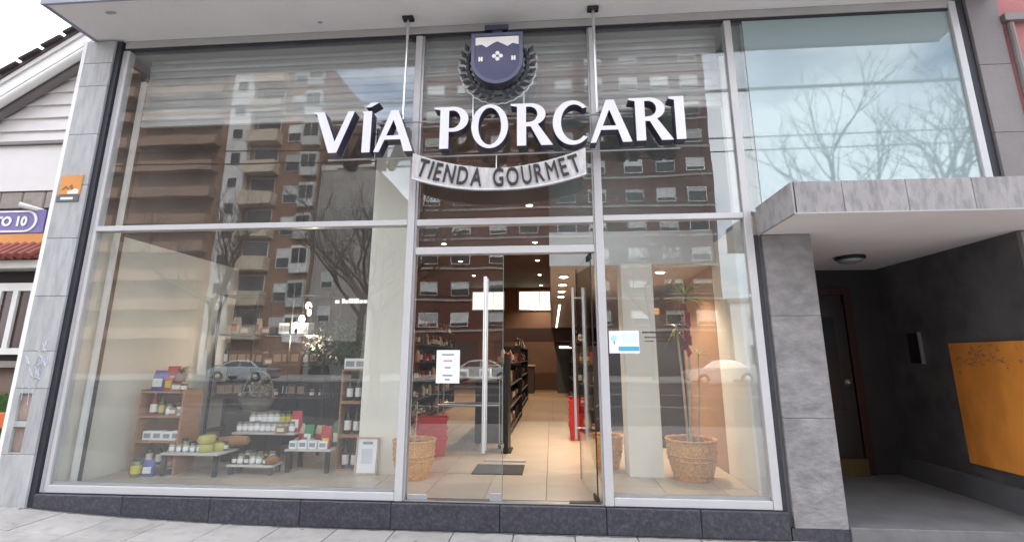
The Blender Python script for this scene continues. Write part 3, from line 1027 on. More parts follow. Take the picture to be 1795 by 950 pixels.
for a in range(-202, 24, 12):
    rr = math.radians(a)
    sgn = 1 if a > -90 else -1
    for rad, off in ((.33, 42), (.31, -12)):
        d = rr + sgn * PI / 2 - sgn * math.radians(off)
        link('leaf', lme, wr, (cx_ + rad * math.cos(rr) + .5, -.4 + .42, 4.55 + rad * 1.1 * math.sin(rr) - 3.1), (0, -d, 0))
# banner
def ban(x):
    t = (x + .5) / .86
    return 3.275 + .155 * t * t


n = 24
top_ = [(-1.36 + 1.72 * i / n, ban(-1.36 + 1.72 * i / n) + .1 + .03 * abs((i / n) - .5) * 2) for i in range(n + 1)]
bot_ = [(-1.36 + 1.72 * i / n, ban(-1.36 + 1.72 * i / n) - .125 - .02 * abs((i / n) - .5) * 2) for i in range(n + 1)]
bn = part('banner', MB().prism([top_ + bot_[::-1]], -.43, -.4), RIBBON, sg)
part('banner_edge', MB().tube([(p[0], -.432, p[1] + .006) for p in bot_], .008, 5), SIGN_W, bn, True)
word = 'TIENDA GOURMET'
wd = {ch: (max(v.co.x for v in TX['rib' + ch].vertices) - min(v.co.x for v in TX['rib' + ch].vertices)) for ch in word if ch != ' '}
kx = .6
gap = (1.6 - sum((wd[ch] * kx if ch != ' ' else .05) for ch in word)) / (len(word) - 1)
xc = -1.3
for ch in word:
    w_ = wd[ch] * kx if ch != ' ' else .05
    x = xc + w_ / 2
    xc += w_ + gap
    if ch == ' ':
        continue
    me_ = TX['rib' + ch]
    mid_ = (max(v.co.x for v in me_.vertices) + min(v.co.x for v in me_.vertices)) / 2
    sl = math.atan(2 * .155 * (x + .5) / .86 ** 2)
    o = link('banner_letter', me_, bn, (x - mid_ * kx + .5, -.438 + .42, ban(x) - .008 - 3.1), (0, -sl, 0))
    o.scale = (kx, 1, 1.0)
sg.location = (-.52, -.239, 3.1617)
sg.scale = (1.04, 1.04, 1.04)

# ------------------------------------------------------------------ far side of the avenue
def window_part(parent, x, y, z, w, h_, mat_, glass=True, shutter=0.0):
    key = ('window', round(w, 2), round(h_, 2), mat_.name)
    me = CACHE.get(key)
    if me is None:
        b = MB()
        t = .07
        b.box(-w / 2, w / 2, 0, .1, 0, t).box(-w / 2, w / 2, 0, .1, h_ - t, h_).box(-w / 2, -w / 2 + t, .001, .1, t, h_ - t).box(w / 2 - t, w / 2, .001, .1, t, h_ - t)
        me = CACHE[key] = b.mesh('window', mat_)
    o = link('window', me, parent, (x - parent.location.x, y - parent.location.y, z - parent.location.z))
    key2 = ('pane', round(w, 2), round(h_, 2), round(shutter, 2))
    me2 = CACHE.get(key2)
    if me2 is None:
        b = MB()
        b.cur = 0
        zs_ = .07 + (h_ - .14) * (1 - shutter)
        b.box(-w / 2 + .07, w / 2 - .07, .02, .05, .07, zs_)
        if shutter > 0:
            b.cur = 1
            b.box(-w / 2 + .07, w / 2 - .07, .03, .07, zs_, h_ - .07)
        me2 = CACHE[key2] = b.mesh('pane', [WIN_D, WIN_W])
    link('pane', me2, o)
    return o


CACHE = {}
random.seed(11)
YF_ = -41.0
# orange-brown block with wide balconies
ba = thing('apartment_block', 'orange brown brick apartment block with wide brown balcony bands, reflected at far left', 'building', (-46, -47, 0))
part('wall', B(-60, -33.4, -55, YF_, 0, 37), BRICK_O, ba)
for k in range(12):
    z = 3.3 + k * 2.85
    for (x0, x1) in ((-58, -52), (-50.8, -44.4), (-43.2, -34.4)):
        part('balcony', B(x0, x1, YF_, YF_ + 1.1, z, z + 1.05), BALC_BR, ba)
        part('balcony_shade_panel', B(x0 + .3, x1 - .3, YF_ + .002, YF_ + .06, z + 1.06, z + 2.6), M('recess_shade_brown', (0.13, 0.085, 0.06), 0.7) if 'recess_shade_brown' not in bpy.data.materials else bpy.data.materials['recess_shade_brown'], ba)  # flat dark panel painting in the shade of a balcony recess
# pale stair tower
bs = thing('stair_tower', 'narrow pale tiled stair tower between the two brown brick blocks', 'tower', (-32.3, -44, 0))
part('wall', B(-33.38, -31.2, -50, YF_ + .6, 0, 34.5), PALE_STRIP, bs)
for k in range(12):
    window_part(bs, -32.3, YF_ + .6, 2.2 + k * 2.7, 1.1, 1.2, WIN_W)
# block with cream balconies and bays
bb = thing('apartment_block', 'brown brick apartment block with cream balconies and white bay windows', 'building', (-27, -47, 0))
part('wall', B(-31.18, -23.6, -55, YF_, 0, 33), BRICK_O, bb)
for k in range(9):
    z = 3.2 + k * 3.35
    part('balcony', B(-31.1, -27.8, YF_, YF_ + 1.2, z, z + 1.3), BALC, bb)
    window_part(bb, -29.4, YF_, z + 1.4, 2.6, 1.6, WIN_W)
    window_part(bb, -26.4, YF_, z + .3, 1.5, 1.9, WIN_W, shutter=.5)
    bay = part('bay', B(-25.4, -23.7, YF_, YF_ + .5, z - .2, z + 2.4), WIN_W, bb)
    part('bay_pane', B(-25.25, -24.6, YF_ + .5, YF_ + .54, z + .7, z + 2.1), WIN_D, bay)
    part('bay_pane', B(-24.5, -23.85, YF_ + .5, YF_ + .54, z + .7, z + 2.1), WIN_D, bay)
# blank grey block
bg = thing('grey_building', 'plain grey rendered building with blank side, lower than its neighbours', 'building', (-20.5, -46, 0))
part('wall', B(-23.55, -17.4, -54, YF_ - .5, 0, 20.5), CONC, bg)
part('parapet', B(-23.55, -17.4, YF_ - .8, YF_ - .42, 20.52, 21.1), PALE_STRIP, bg)
part('shop_opening', B(-23, -18, YF_ - .498, YF_ - .4, .05, 3.2), WIN_D, bg)
for k in range(3):
    window_part(bg, -22, YF_ - .5, 5 + k * 3.2, 1.2, 1.5, WIN_W, shutter=.6)
# dark red tower
bt = thing('brick_tower', 'tall dark red brick apartment tower with rows of white windows', 'building', (1, -48, 0))
part('wall', B(-13.2, 15.6, -56, YF_, 0, 40), BRICK_R, bt)
for k in range(12):
    z = 4.4 + k * 2.95
    for x in (-11.6, -8.6, -5.0, -2.0, 1.6, 4.6, 8.2, 11.2, 14.0):
        window_part(bt, x, YF_, z, 1.75, 1.35, WIN_W, shutter=random.choice((.25, .5, .75, .75)))
    for x in (-10.1, -3.5, 3.1, 9.7):
        pnl = part('spandrel', B(x - .6, x + .6, YF_, YF_ + .05, z, z + 1.35), BRICK_R, bt)
    part('string_course', B(-13.2, 15.6, YF_, YF_ + .12, z - .5, z - .3), CONC, bt)
for x in (-9.5, -2.5, 4.5, 11.0):
    part('shopfront', B(x - 2.7, x + 2.7, YF_, YF_ + .08, .1, 3.1), WIN_D, bt)
# low white house at the right
bw = thing('low_white_building', 'low white two storey building beyond the tower on the right', 'building', (28, -46, 0))
part('wall', B(16.2, 40, -52, YF_ - .3, 0, 6.6), WHITE, bw)
part('roof', B(16, 40.2, -52.2, YF_ - .1, 6.62, 7.0), CONC, bw)
for k in range(6):
    window_part(bw, 18.5 + k * 3.6, YF_ - .3, 4.2, 1.5, 1.4, WIN_W, shutter=.3)
    window_part(bw, 18.5 + k * 3.6, YF_ - .3, .9, 1.9, 1.9, WIN_W)


# ------------------------------------------------------------------ bare street trees
def bare_tree(x, y, h_, seed, label, lean=0.0):
    rnd = random.Random(seed)
    t = thing('street_tree', label, 'tree', (x, y, 0), 0, 'bare street trees')
    trunk, crown = MB(), MB()
    r0 = h_ * .017
    pts = []
    p = Vector((0, 0, 0)); d = Vector((lean, 0.02, 1)).normalized()
    n = 6
    for i in range(n + 1):
        pts.append(p.copy())
        d = (d + Vector((rnd.uniform(-.1, .1), rnd.uniform(-.1, .1), 0))).normalized()
        p = p + d * (h_ * .38 / n)
    rr = [r0 * (1.25 - .45 * i / n) for i in range(n + 1)]
    trunk.tube(pts, rr, 9)
    top = pts[-1]

    def grow(p0, d0, ln, r, lev):
        n = 5 if lev < 2 else 4
        pts = [p0.copy()]
        p, d = p0.copy(), d0.copy()
        for i in range(n):
            d = (d + Vector((rnd.uniform(-.22, .22), rnd.uniform(-.22, .22), rnd.uniform(-.1, .2)))).normalized()
            p = p + d * (ln / n)
            pts.append(p.copy())
        (trunk if lev == 0 else crown).tube(pts, [r * (1 - .55 * i / n) for i in range(n + 1)], 6 if lev < 2 else (4 if lev < 3 else 3), cap=False)
        if lev >= 4: return
        kids = (4, 4, 4, 3)[lev]
        for k in range(kids):
            f = rnd.uniform(.35, 1.0) if k else 1.0
            q = pts[min(n, max(1, int(round(f * n))))]
            ax = Vector((rnd.uniform(-1, 1), rnd.uniform(-1, 1), rnd.uniform(-.3, .6))).normalized()
            d2 = (d * (1.0 if k else 1.6) + ax * .95).normalized()
            grow(q, d2, ln * rnd.uniform(.55, .78), r * .5, lev + 1)
    for k in range(4):
        a = k * PI / 2 + rnd.uniform(-.5, .5)
        d0 = Vector((math.cos(a) * .75, math.sin(a) * .75, rnd.uniform(.5, 1.0))).normalized()
        grow(pts[-1 - (k % 2)], d0, h_ * .3, r0 * .62, 0)
    part('trunk', trunk, BARK, t, True, local=True)
    part('crown', crown, BARK, t, False, local=True)
    return t


bare_tree(11.5, -9.2, 10.5, 4, 'bare street tree nearest the porch end of the pavement kerb', -.12)
bare_tree(-5.0, -9.0, 7.4, 9, 'bare street tree at the kerb in front of the left window', .1)
bare_tree(-26.5, -32.6, 15, 21, 'bare tree across the avenue before the cream balconies')
bare_tree(-15.0, -33.0, 15, 5, 'bare tree across the avenue between grey building and red tower')
bare_tree(7.5, -33.0, 12, 6, 'bare tree across the avenue before the red brick tower')
bare_tree(24.0, -33.0, 12, 8, 'bare tree across the avenue before the low white building')


def cable(z0, y, r, label):
    pts = []
    for i in range(25):
        x = -26 + 56 * i / 24
        pts.append((x, y, z0 - .5 * (1 - ((x - 2) / 28) ** 2)))
    o = part('overhead_cable', MB().tube(pts, r, 5), BLACK, None)
    return tag(o, label, 'cable', 'overhead cables along the pavement')


cable(9.95, -9.0, .05, 'thick uppermost overhead cable along the street')
cable(8.4, -9.0, .022, 'thin overhead cable, middle one of three')
cable(8.05, -9.15, .022, 'thin overhead cable, lowest of three')
for x, lb in ((-26, 'left'), (30, 'right')):
    up_t = thing('utility_pole', 'tall grey utility pole at the %s end of the overhead cables' % lb, 'pole', (x, -9.05, 0))
    part('shaft', MB().tube([(0, 0, 0), (0, 0, 10.6)], [.17, .11], 10), CONC, up_t, True, local=True)
    part('crossarm', B(-.06, .06, -.5, .5, 9.75, 9.9), BARK, up_t, local=True)
# street lamp
sl_ = thing('street_lamp', 'street lamp with curved arm at the kerb before the door', 'street lamp', (-12.5, -30.3, 0))
pts = [(0, 0, 0), (0, 0, 7.5), (.1, .1, 8.4), (.5, .5, 8.9), (1.1, 1.1, 9.0)]
part('pole', MB().tube(pts, [.09, .07, .06, .05, .04], 8), BLACK, sl_, True, local=True)
part('lamp_head', B(.9, 1.5, .9, 1.5, 8.93, 9.06, bev=.03), CONC, sl_, local=True)


# ------------------------------------------------------------------ cars
def make_car(paint, label, x, y, z, rz):
    t = thing('parked_car', label, 'car', (x, y, z), rz, 'cars across the avenue')
    prof = [(-2.15, .32), (-2.2, .55), (-2.15, .82), (-1.95, .93), (-1.45, .96), (-.85, 1.36), (-.45, 1.45), (.35, 1.45), (.75, 1.37), (1.35, 1.0), (1.95, .88), (2.15, .7), (2.2, .45), (2.15, .3)]
    wheels = (-1.32, 1.33)
    bot = []
    for wx in reversed(wheels):
        bot += [(wx + .37 * math.cos(math.radians(a)), .3 + .37 * math.sin(math.radians(a))) for a in range(0, 181, 20)]
    prof = prof + [(2.05, .22)] + [(p[0], max(p[1], .22)) for p in bot] + [(-2.05, .22)]
    b = MB()
    b.prism([prof[::-1]], -.84, .84)
    # pull the roof in
    b.v = [(p[0], p[1] * (1 - .26 * max(0, min(1, (p[2] - .95) / .5))), p[2]) for p in b.v]
    body = part('body', b, paint, t, False, local=True)
    for s_ in (-1, 1):
        for poly in ([(-1.28, .98), (-.82, 1.3), (-.1, 1.37), (-.1, .98)], [(-.02, .98), (-.02, 1.37), (.4, 1.37), (.72, 1.29), (1.2, 1.0)]):
            g_ = MB().prism([poly], -.004, .004)
            g_.v = [(p[0], s_ * (.845 * (1 - .26 * max(0, min(1, (p[2] - .95) / .5))) + p[1]), p[2]) for p in g_.v]
            part('side_window', g_, CAR_GLASS, body, local=True)
        for wx in wheels:
            wv = MB().lathe([(.2, -.1), (.31, -.1), (.32, -.06), (.32, .06), (.31, .1), (.2, .1)], 18)
            wv.v = [(wx + p[0], s_ * .76 + p[2], .31 + p[1]) for p in wv.v]
            wh = part('wheel', wv, RUBBER, t, True, local=True)
            rv = MB().lathe([(.19, -.03), (.19, .03), (.05, .05)], 12)
            rv.v = [(wx + p[0], s_ * (.84 + p[2]), .31 + p[1]) for p in rv.v]
            part('rim', rv, STEEL, wh, True, local=True)
    for xx, rng in ((-2.19, 'rear'), (2.17, 'front')):
        for s_ in (-1, 1):
            part('tail_light' if rng == 'rear' else 'headlight', B(xx - .02, xx + .03, s_ * .5 - .2, s_ * .5 + .2, .62, .76), RED if rng == 'rear' else PAPER, t, local=True)
    part('windscreen', MB().add([(1.34, -.66, 1.01), (1.34, .66, 1.01), (.8, .6, 1.37), (.8, -.6, 1.37)], [(0, 1, 2, 3)]), CAR_GLASS, t, local=True)
    part('rear_window', MB().add([(-1.45, -.66, .98), (-1.45, .66, .98), (-.9, .6, 1.35), (-.9, -.6, 1.35)], [(3, 2, 1, 0)]), CAR_GLASS, t, local=True)
    return t


make_car(CAR_SILVER, 'silver saloon car reflected in the left shop window', -21.5, -29.0, -.02, PI)
make_car(CAR_WHITE, 'white car reflected in the right shop window beside the potted plant', 10.8, -28.6, -.02, PI)
make_car(CAR_WHITE, 'white car reflected in the closed glass door leaf', -4.6, -28.8, -.02, 0)

# ------------------------------------------------------------------ house on the left
HY = 2.5
hs = thing('gabled_house', 'white gabled house with lap siding, purple sign and red tile awning', 'house', (-9, HY, 0))


def rake(x):
    return 6.02 + (x + 9.97) * .665


part('wall', B(-14, -5.8, HY + .06, 8, 0.3, 5.25), HOUSE_BR, hs)
gb = MB().prism([[(-12.4, 5.24), (-5.9, 5.24), (-5.9, 7.6), (-7.2, rake(-7.2)), (-11.15, 5.24)][0:4] + [(-11.1, 5.26)]], HY + .07, 8)
part('gable_wall', gb, SIDING, hs)
k = 0
z = 5.27
while z < 8.2:
    xl = -9.97 + (z - 6.02) / .665
    xl2 = -9.97 + (z + .25 - 6.02) / .665
    if xl < -5.9:
        b = MB()
        x0a, x0b = max(xl, -12), max(xl2, -12)
        if x0b < -5.9:
            vs = [(x0a, HY - .0, z), (-5.9, HY - .0, z), (-5.9, HY + .045, z + .25), (x0b, HY + .045, z + .25), (x0a, HY + .07, z), (-5.9, HY + .07, z), (-5.9, HY + .07, z + .25), (x0b, HY + .07, z + .25)]
            b.add(vs, [(0, 1, 2, 3), (4, 7, 6, 5), (0, 4, 5, 1), (3, 2, 6, 7), (0, 3, 7, 4), (1, 5, 6, 2)])
            part('siding_board', b, SIDING, hs)
    z += .25
# bargeboard, gutter, roof tiles along the rake
def along(x, off):
    n_ = Vector((-.665, 0, 1)).normalized()
    return (x + n_.x * off, rake(x) + n_.z * off)


def strip(o0, o1, y0, y1):
    a, b_, c, d = along(-12.2, o0), along(-6.4, o0), along(-6.4, o1), along(-12.2, o1)
    return MB().prism([[a, b_, c, d]], y0, y1)


rf = part('roof', strip(.1, .17, HY - .35, 8), TILE_DK, hs)
part('bargeboard', strip(-.17, .1, HY - .3, HY - .24), TRIM, hs)
part('bargeboard_trim', strip(.02, .1, HY - .33, HY - .301), SIDING, hs)
part('gutter', MB().tube([(along(-12.2, -.2)[0], HY - .22, along(-12.2, -.2)[1]), (along(-6.4, -.2)[0], HY - .22, along(-6.4, -.2)[1])], .075, 10), TRIM, hs, True)
part('eave_board', strip(-.3, -.2, HY - .14, HY - .02), STONE_UP, hs)
tm = None
for i in range(16):
    x = -12 + i * .37
    c = along(x, .18)
    if tm is None:
        b = MB()
        b.box(-.2, .2, -.12, .5, -.02, .03, bev=.015)
        tm = b.mesh('roof_tile', TILE_DK)
    link('roof_tile', tm, rf, (c[0] - hs.location.x, HY - .3 - hs.location.y, c[1] - hs.location.z), (0, -math.atan(.665) + .08, 0))
# white band, stone band, sign, awning
part('white_fascia', B(-14, -5.9, HY - .06, HY + .05, 4.36, 5.2), SIDING, hs)
part('fascia_ledge', B(-14, -5.9, HY - .12, HY + .05, 5.205, 5.262), STONE_UP, hs)
sb = part('stone_course', B(-14, -5.9, HY + .0, HY + .05, 4.02, 4.35), SEAM, hs)
for i in range(14):
    part('stone', B(-12 + i * .42 + .01, -12 + (i + 1) * .42 - .01, HY - .05, HY, 4.04, 4.34, bev=.015), STONE_B, sb)
part('recess_shade_strip', B(-14, -5.9, HY - .02, HY + .05, 3.4, 4.018), HOUSE_SHADE, hs)  # flat dark strip in place of the shaded gap behind the sign
sgn_ = part('sign_board', B(-10.6, -8.42, HY - .16, HY - .1, 3.58, 3.98), PURPLE, hs)
sgx = -9.6
part('sign_ring', MB().prism([[(-10.5, 3.595), (-8.75, 3.595)] + arc(-8.75, 3.78, .2, .185, -90, 90, 14)[1:-1] + [(-8.75, 3.965), (-10.5, 3.965)], [(-10.47, 3.622), (-8.76, 3.622)] + arc(-8.76, 3.78, .17, .158, -90, 90, 14)[1:-1] + [(-8.76, 3.938), (-10.47, 3.938)]], HY - .172, HY - .161), WHITE, sgn_)
o = link('sign_lettering', TX['to10'], sgn_, (-9.03 - hs.location.x, -.167, 3.775), (0, 0, 0))
part('spot_lamp', MB().tube([(-8.78, HY - .3, 4.03), (-8.55, HY - .1, 3.98)], [.05, .03], 8), WHITE, hs, True)
part('orange_band', B(-12, -8.3, HY - .15, HY - .08, 3.4, 3.57), ORANGE, hs)
aw = part('awning', MB().add([(-12, HY - .1, 3.39), (-8.2, HY - .1, 3.39), (-8.2, HY - .45, 3.12), (-12, HY - .45, 3.12), (-12, HY - .1, 3.1), (-8.2, HY - .1, 3.1)], [(0, 3, 2, 1), (0, 4, 3), (1, 2, 5), (3, 4, 5, 2), (0, 1, 5, 4)]), TILE_R, hs)
rt = None
for i in range(26):
    if rt is None:
        b = MB()
        b.tube([(0, 0, 0), (0, -.36, -.28)], .06, 8)
        rt = b.mesh('roof_tile', TILE_R, True)
    link('roof_tile', rt, aw, (-12 + i * .15 - hs.location.x, -.1, 3.4))
part('window_ledge', B(-12, -8.1, HY - .3, HY + .05, 2.96, 3.09), TRIM, hs)
part('reveal_shade_sheet', B(-12, -7.6, HY - .0, HY + .05, 1.5, 2.955), HOUSE_SHADE, hs)  # flat dark sheet in place of a shaded window recess
wv = MB()
for (x0, x1, z0, z1) in ((-9.1, -9.0, 1.6, 2.75), (-8.48, -8.38, 1.6, 2.75), (-8.79, -8.7, 1.7, 2.62), (-9.0, -8.48, 1.6, 1.7), (-9.0, -8.48, 2.62, 2.75)):
    wv.box(x0, x1, HY - .09, HY - .02, z0, z1)
wn_ = part('window', wv, TRIM, hs)
part('pane', B(-9.0, -8.48, HY - .05, HY - .03, 1.7, 2.62), M('house_window', (0.06, 0.03, 0.03), 0.15), wn_)
part('window_sill', B(-12, -7.8, HY - .14, HY + .05, 1.4, 1.5), STONE_B, hs)
part('lower_wall', B(-12, -6, HY - .02, HY + .05, .3, 1.395), HOUSE_BR, hs)
# garden bank, stones, orange plank
structure(part('garden_bank', MB().add([(-14, .42, .66), (-5.66, .42, .66), (-5.66, HY, .98), (-14, HY, .98), (-14, .42, 0), (-5.66, .42, 0), (-5.66, HY, 0), (-14, HY, 0)], [(0, 1, 2, 3), (4, 5, 1, 0), (5, 6, 2, 1)]), GROUND))
gm = MB()
random.seed(5)
for k in range(5200):
    x = random.uniform(-8.6, -5.7); y = random.uniform(.44, 2.4)
    z = .66 + (y - .42) / 2.08 * .32
    a = random.uniform(0, 2 * PI); h_ = random.uniform(.05, .13); w = .007
    lx, ly = random.uniform(-.04, .04), random.uniform(-.04, .04)
    gm.add([(x - w * math.cos(a), y - w * math.sin(a), z), (x + w * math.cos(a), y + w * math.sin(a), z), (x + lx, y + ly, z + h_)], [(0, 1, 2)])
go = part('grass', gm, GRASS)
go['kind'] = 'stuff'; go['label'] = 'short green grass on the bank before the house'
sw_ = thing('stone_wall', 'low rustic field stone garden wall at the bottom left', 'wall', (-7, .35, 0))
part('core', B(-9.5, -5.66, .3, .415, .02, .63), PAVE_J, sw_)
random.seed(9)
z = .03
row = 0
while z < .6:
    hh = random.uniform(.13, .19)
    x = -9.4
    while x < -5.7:
        ww = min(random.uniform(.16, .32), -5.66 - x)
        if ww > .06:
            b = MB()
            b.box(x + .008, x + ww - .008, .22 + random.uniform(-.02, .02), .299, z + .008, min(z + hh, .66) - .006, bev=.03)
            b.v = [(p[0] + random.uniform(-.008, .008), p[1], p[2] + random.uniform(-.008, .008)) for p in b.v]
            part('stone', b, FIELD_S, sw_)
        x += ww
    z += hh
pk = thing('plank_rail', 'orange painted plank rail above the garden stone wall', 'rail', (-7, .45, .66))
part('plank', B(-9.5, -5.7, .43, .47, .77, .94, bev=.006), ORANGE2, pk)
for x in (-9.2, -7.4, -5.85):
    part('post', B(x - .03, x + .03, .475, .54, .6, .95), BARK, pk)
# neighbour on the right
nb = thing('neighbour_building', 'pink rendered neighbouring building at the top right corner', 'building', (6, 1, 0))
part('wall', B(4.745, 9, -.03, 6, 0.0, 9), PINK, nb)
part('band', B(4.75, 9, -.1, -.031, 4.98, 5.06), STONE_UP, nb)
part('downpipe', MB().tube([(4.8, -.075, 0.02), (4.8, -.075, 4.95)], .03, 8), STONE_UP, nb, True)

# ------------------------------------------------------------------ small signs
al = thing('alarm_sign', 'orange alarm notice with dark strip fixed to the grey pillar', 'sign', (-5.4, -.09, 3.4))
part('plate', B(-5.53, -5.27, -.086, -.0755, 3.345, 3.575, bev=.002), ORANGE, al)
part('mark', MB().prism([[(-5.5, 3.4), (-5.45, 3.45), (-5.42, 3.42), (-5.385, 3.47), (-5.35, 3.4), (-5.38, 3.4), (-5.4, 3.43), (-5.425, 3.4), (-5.45, 3.425), (-5.475, 3.4)]], -.0885, -.0865), M('alarm_ink', (0.25, 0.11, 0.03), 0.6), al)
part('pale_patch', MB().prism([[(-5.42, 3.35), (-5.29, 3.35), (-5.29, 3.4), (-5.34, 3.415), (-5.38, 3.39), (-5.42, 3.385)]], -.0883, -.0866), WHITE, al)
part('strip', B(-5.545, -5.275, -.086, -.0756, 3.262, 3.335, bev=.002), M('alarm_grey', (0.1, 0.105, 0.11), 0.5), al)
part('strip_label', B(-5.49, -5.34, -.088, -.0862, 3.285, 3.312), PAPER, al)
nt_ = thing('door_notice', 'white printed notice taped to the closed glass door', 'notice', (-1.03, 0, 1.32))
part('sheet', B(-1.15, -.915, .0085, .0115, 1.31, 1.63), PAPER, nt_)
for i, (w_, z_) in enumerate(((.12, 1.585), (.09, 1.525), (.06, 1.46), (.1, 1.385), (.05, 1.345))):
    part('printed_line', B(-1.035 - w_ / 2, -1.035 + w_ / 2, .0068, .0083, z_ - .009, z_ + .009), C('print_red', (0.5, 0.3, 0.3)) if i == 1 else GREYINK, nt_)
st = thing('window_sticker', 'white and blue rectangular sticker on the right window', 'sticker', (.7, 0, 1.6))
part('sheet', B(.56, .85, .0, .0032, 1.6, 1.815), PAPER, st)
part('blue_bar', B(.65, .845, -.0018, -.0002, 1.622, 1.665), PAPER_BLUE, st)
part('emblem', MB().prism([ell(.61, 1.745, .028, .03, 14)], -.0018, -.0002), PAPER_AQUA, st)
part('emblem_stem', MB().prism([[(.6, 1.715), (.62, 1.715), (.612, 1.67)]], -.0016, -.0002), PAPER_BLUE, st)
part('aqua_panel', B(.68, .84, -.0016, -.0002, 1.7, 1.79), C('pale_aqua', (0.68, 0.79, 0.83)), st)
vt = thing('vinyl_lettering', 'small black vinyl lettering on the right window beside the sticker', 'lettering', (1.0, 0, 1.7))
random.seed(2)
for (x0, x1, z_, hh) in ((.885, 1.175, 1.8, .018), (.905, 1.165, 1.752, .013), (.905, 1.0, 1.715, .011), (1.03, 1.15, 1.715, .011)):
    x = x0
    while x < x1 - .01:
        w_ = random.uniform(.008, .02)
        part('character', B(x, min(x + w_, x1), .0005, .0032, z_ - hh / 2, z_ + hh / 2), INK, vt)
        x += w_ + .005

# porch fittings
ob = thing('notice_board', 'orange board with dark scribbles on the dark porch wall', 'board', (4.45, .55, .5))
part('panel', B(4.44, 4.4685, .02, 1.04, .47, 1.72), ORANGE_B, ob)
random.seed(4)
sc_ = MB()
for k in range(60):
    y = min(1.0, max(.06, random.gauss(.62, .2))); z_ = min(1.68, max(1.35, random.gauss(1.58, .06)))
    sc_.tube([(4.438, y, z_), (4.438, y + random.uniform(-.03, .03), z_ + random.uniform(-.025, .025)), (4.438, y + random.uniform(-.04, .04), z_ + random.uniform(-.03, .03))], random.uniform(.0015, .0035), 4)
part('scribble', sc_, HOUSE_BR, ob)['kind'] = 'stuff'
ic = thing('intercom', 'slim dark intercom panel with steel edge on the porch wall', 'intercom', (4.45, 1.48, 1.5))
part('panel', B(4.44, 4.469, 1.5, 1.68, 1.5, 1.86, bev=.004), BLACK, ic)
part('steel_edge', B(4.43, 4.469, 1.47, 1.485, 1.49, 1.87), STEEL, ic)
cl = thing('porch_lamp', 'round flush lamp on the porch ceiling', 'lamp', (3.6, 1.16, 2.75))
part('base', MB().lathe([(.16, 2.749), (.16, 2.72), (.14, 2.712)], 24, (3.6, 1.16, 0)), BLACK, cl, True)
part('shade', MB().lathe([(.135, 2.711), (.12, 2.685), (.06, 2.67)], 24, (3.6, 1.16, 0)), M('opal_glass', (0.3, 0.31, 0.31), 0.25), cl, True)
# ------------------------------------------------------------------ shop lamps
def downlight(x, y, z, label, group, power):
    t = thing('downlight', label, 'downlight', (x, y, z), 0, group)
    part('trim', MB().lathe([(.09, -.002), (.09, -.016), (.062, -.018)], 14), WHITE, t, True, local=True)
    part('lens', MB().lathe([(.06, -.0185), (.05, -.024)], 12), LAMP_ON, t, False, local=True)
    ld = bpy.data.lights.new('downlight_lamp', 'SPOT')
    ld.energy = power
    ld.spot_size = math.radians(125)
    ld.spot_blend = .7
    ld.shadow_soft_size = .06
    ld.color = (1.0, .8, .6)
    lo = bpy.data.objects.new('downlight_lamp', ld)
    col.objects.link(lo)
    lo.location = (0, 0, -.04)
    lo.parent = t


for i, y in enumerate((4.7, 8.0, 10.5, 13.3, 16.0)):
    downlight(-.41, y, 4.618, ('nearest', 'second', 'third', 'fourth', 'farthest')[i] + ' warm downlight in the high brown ceiling over the aisle', 'high ceiling downlights over the aisle', 90)
for i, y in enumerate((8.0, 10.5, 13.3)):
    downlight(-2.9, y, 4.618, ('nearest', 'middle', 'farthest')[i] + ' warm downlight in the high brown ceiling, row at the left', 'high ceiling downlights at the left', 90)
for i, y in enumerate((2.15, 2.95, 3.75, 4.5)):
    downlight(.19, y, 2.718, ('nearest', 'second', 'third', 'fourth')[i] + ' small downlight in the low ceiling right of the aisle', 'low ceiling downlights', 24)
for i, (x, y) in enumerate(((1.5, 1.85), (1.35, 3.0))):
    downlight(x, y, 2.718, ('downlight in the low ceiling above the tall potted plant', 'downlight in the low ceiling behind the right column')[i], 'low ceiling downlights', 42)
stl = thing('strip_light', 'long thin strip light running back along the low ceiling', 'strip light', (.19, 10, 2.7))
part('housing', B(.16, .22, 5.9, 14, 2.7, 2.718), WHITE, stl)
part('tube', B(.17, .21, 5.92, 13.98, 2.69, 2.6995), STRIP_ON, stl)

for i, (x, y, z) in enumerate(((-3.69, 2.3, 2.32), (-3.75, 2.25, 2.12), (-3.66, 2.35, 1.9), (-3.86, 2.3, 2.02), (-3.62, 2.2, 2.2))):
    t = thing('pendant_bulb', ('uppermost bright', 'middle', 'lowest bright', 'left-hand small', 'right-hand small')[i] + ' pendant bulb of the cluster over the left display', 'pendant lamp', (x, y, z), 0, 'pendant bulbs over the left display')
    part('cord', MB().tube([(0, 0, .11), (0, 0, 4.62 - z)], .004, 5), BLACK, t, local=True)
    part('socket', MB().lathe([(.018, .06), (.022, .1), (.01, .12)], 10), BLACK, t, True, local=True)
    sc_ = 1.0 if i < 3 else .6
    part('bulb', MB().lathe([(.005, -.05 * sc_), (.035 * sc_, -.03 * sc_), (.045 * sc_, 0), (.035 * sc_, .03), (.018, .06)], 12), BULB_ON, t, True, local=True)
    if i in (1, 2):
        ld = bpy.data.lights.new('pendant_light', 'POINT')
        ld.energy = 8
        ld.shadow_soft_size = .05
        ld.color = (1, .78, .55)
        lo = bpy.data.objects.new('pendant_light', ld)
        col.objects.link(lo)
        lo.location = (0, 0, -.09)
        lo.parent = t
ns = thing('wall_sign', 'thin lit white lettering high on the inner brown wall', 'wall sign', (-3.75, 4.58, 2.55))
random.seed(6)
x = -4.3
while x < -3.42:
    w_ = random.uniform(.05, .1)
    part('character', B(x, x + w_, 4.57, 4.597, 2.62, 2.62 + random.choice((.06, .09))), NEON, ns)
    x += w_ + .02


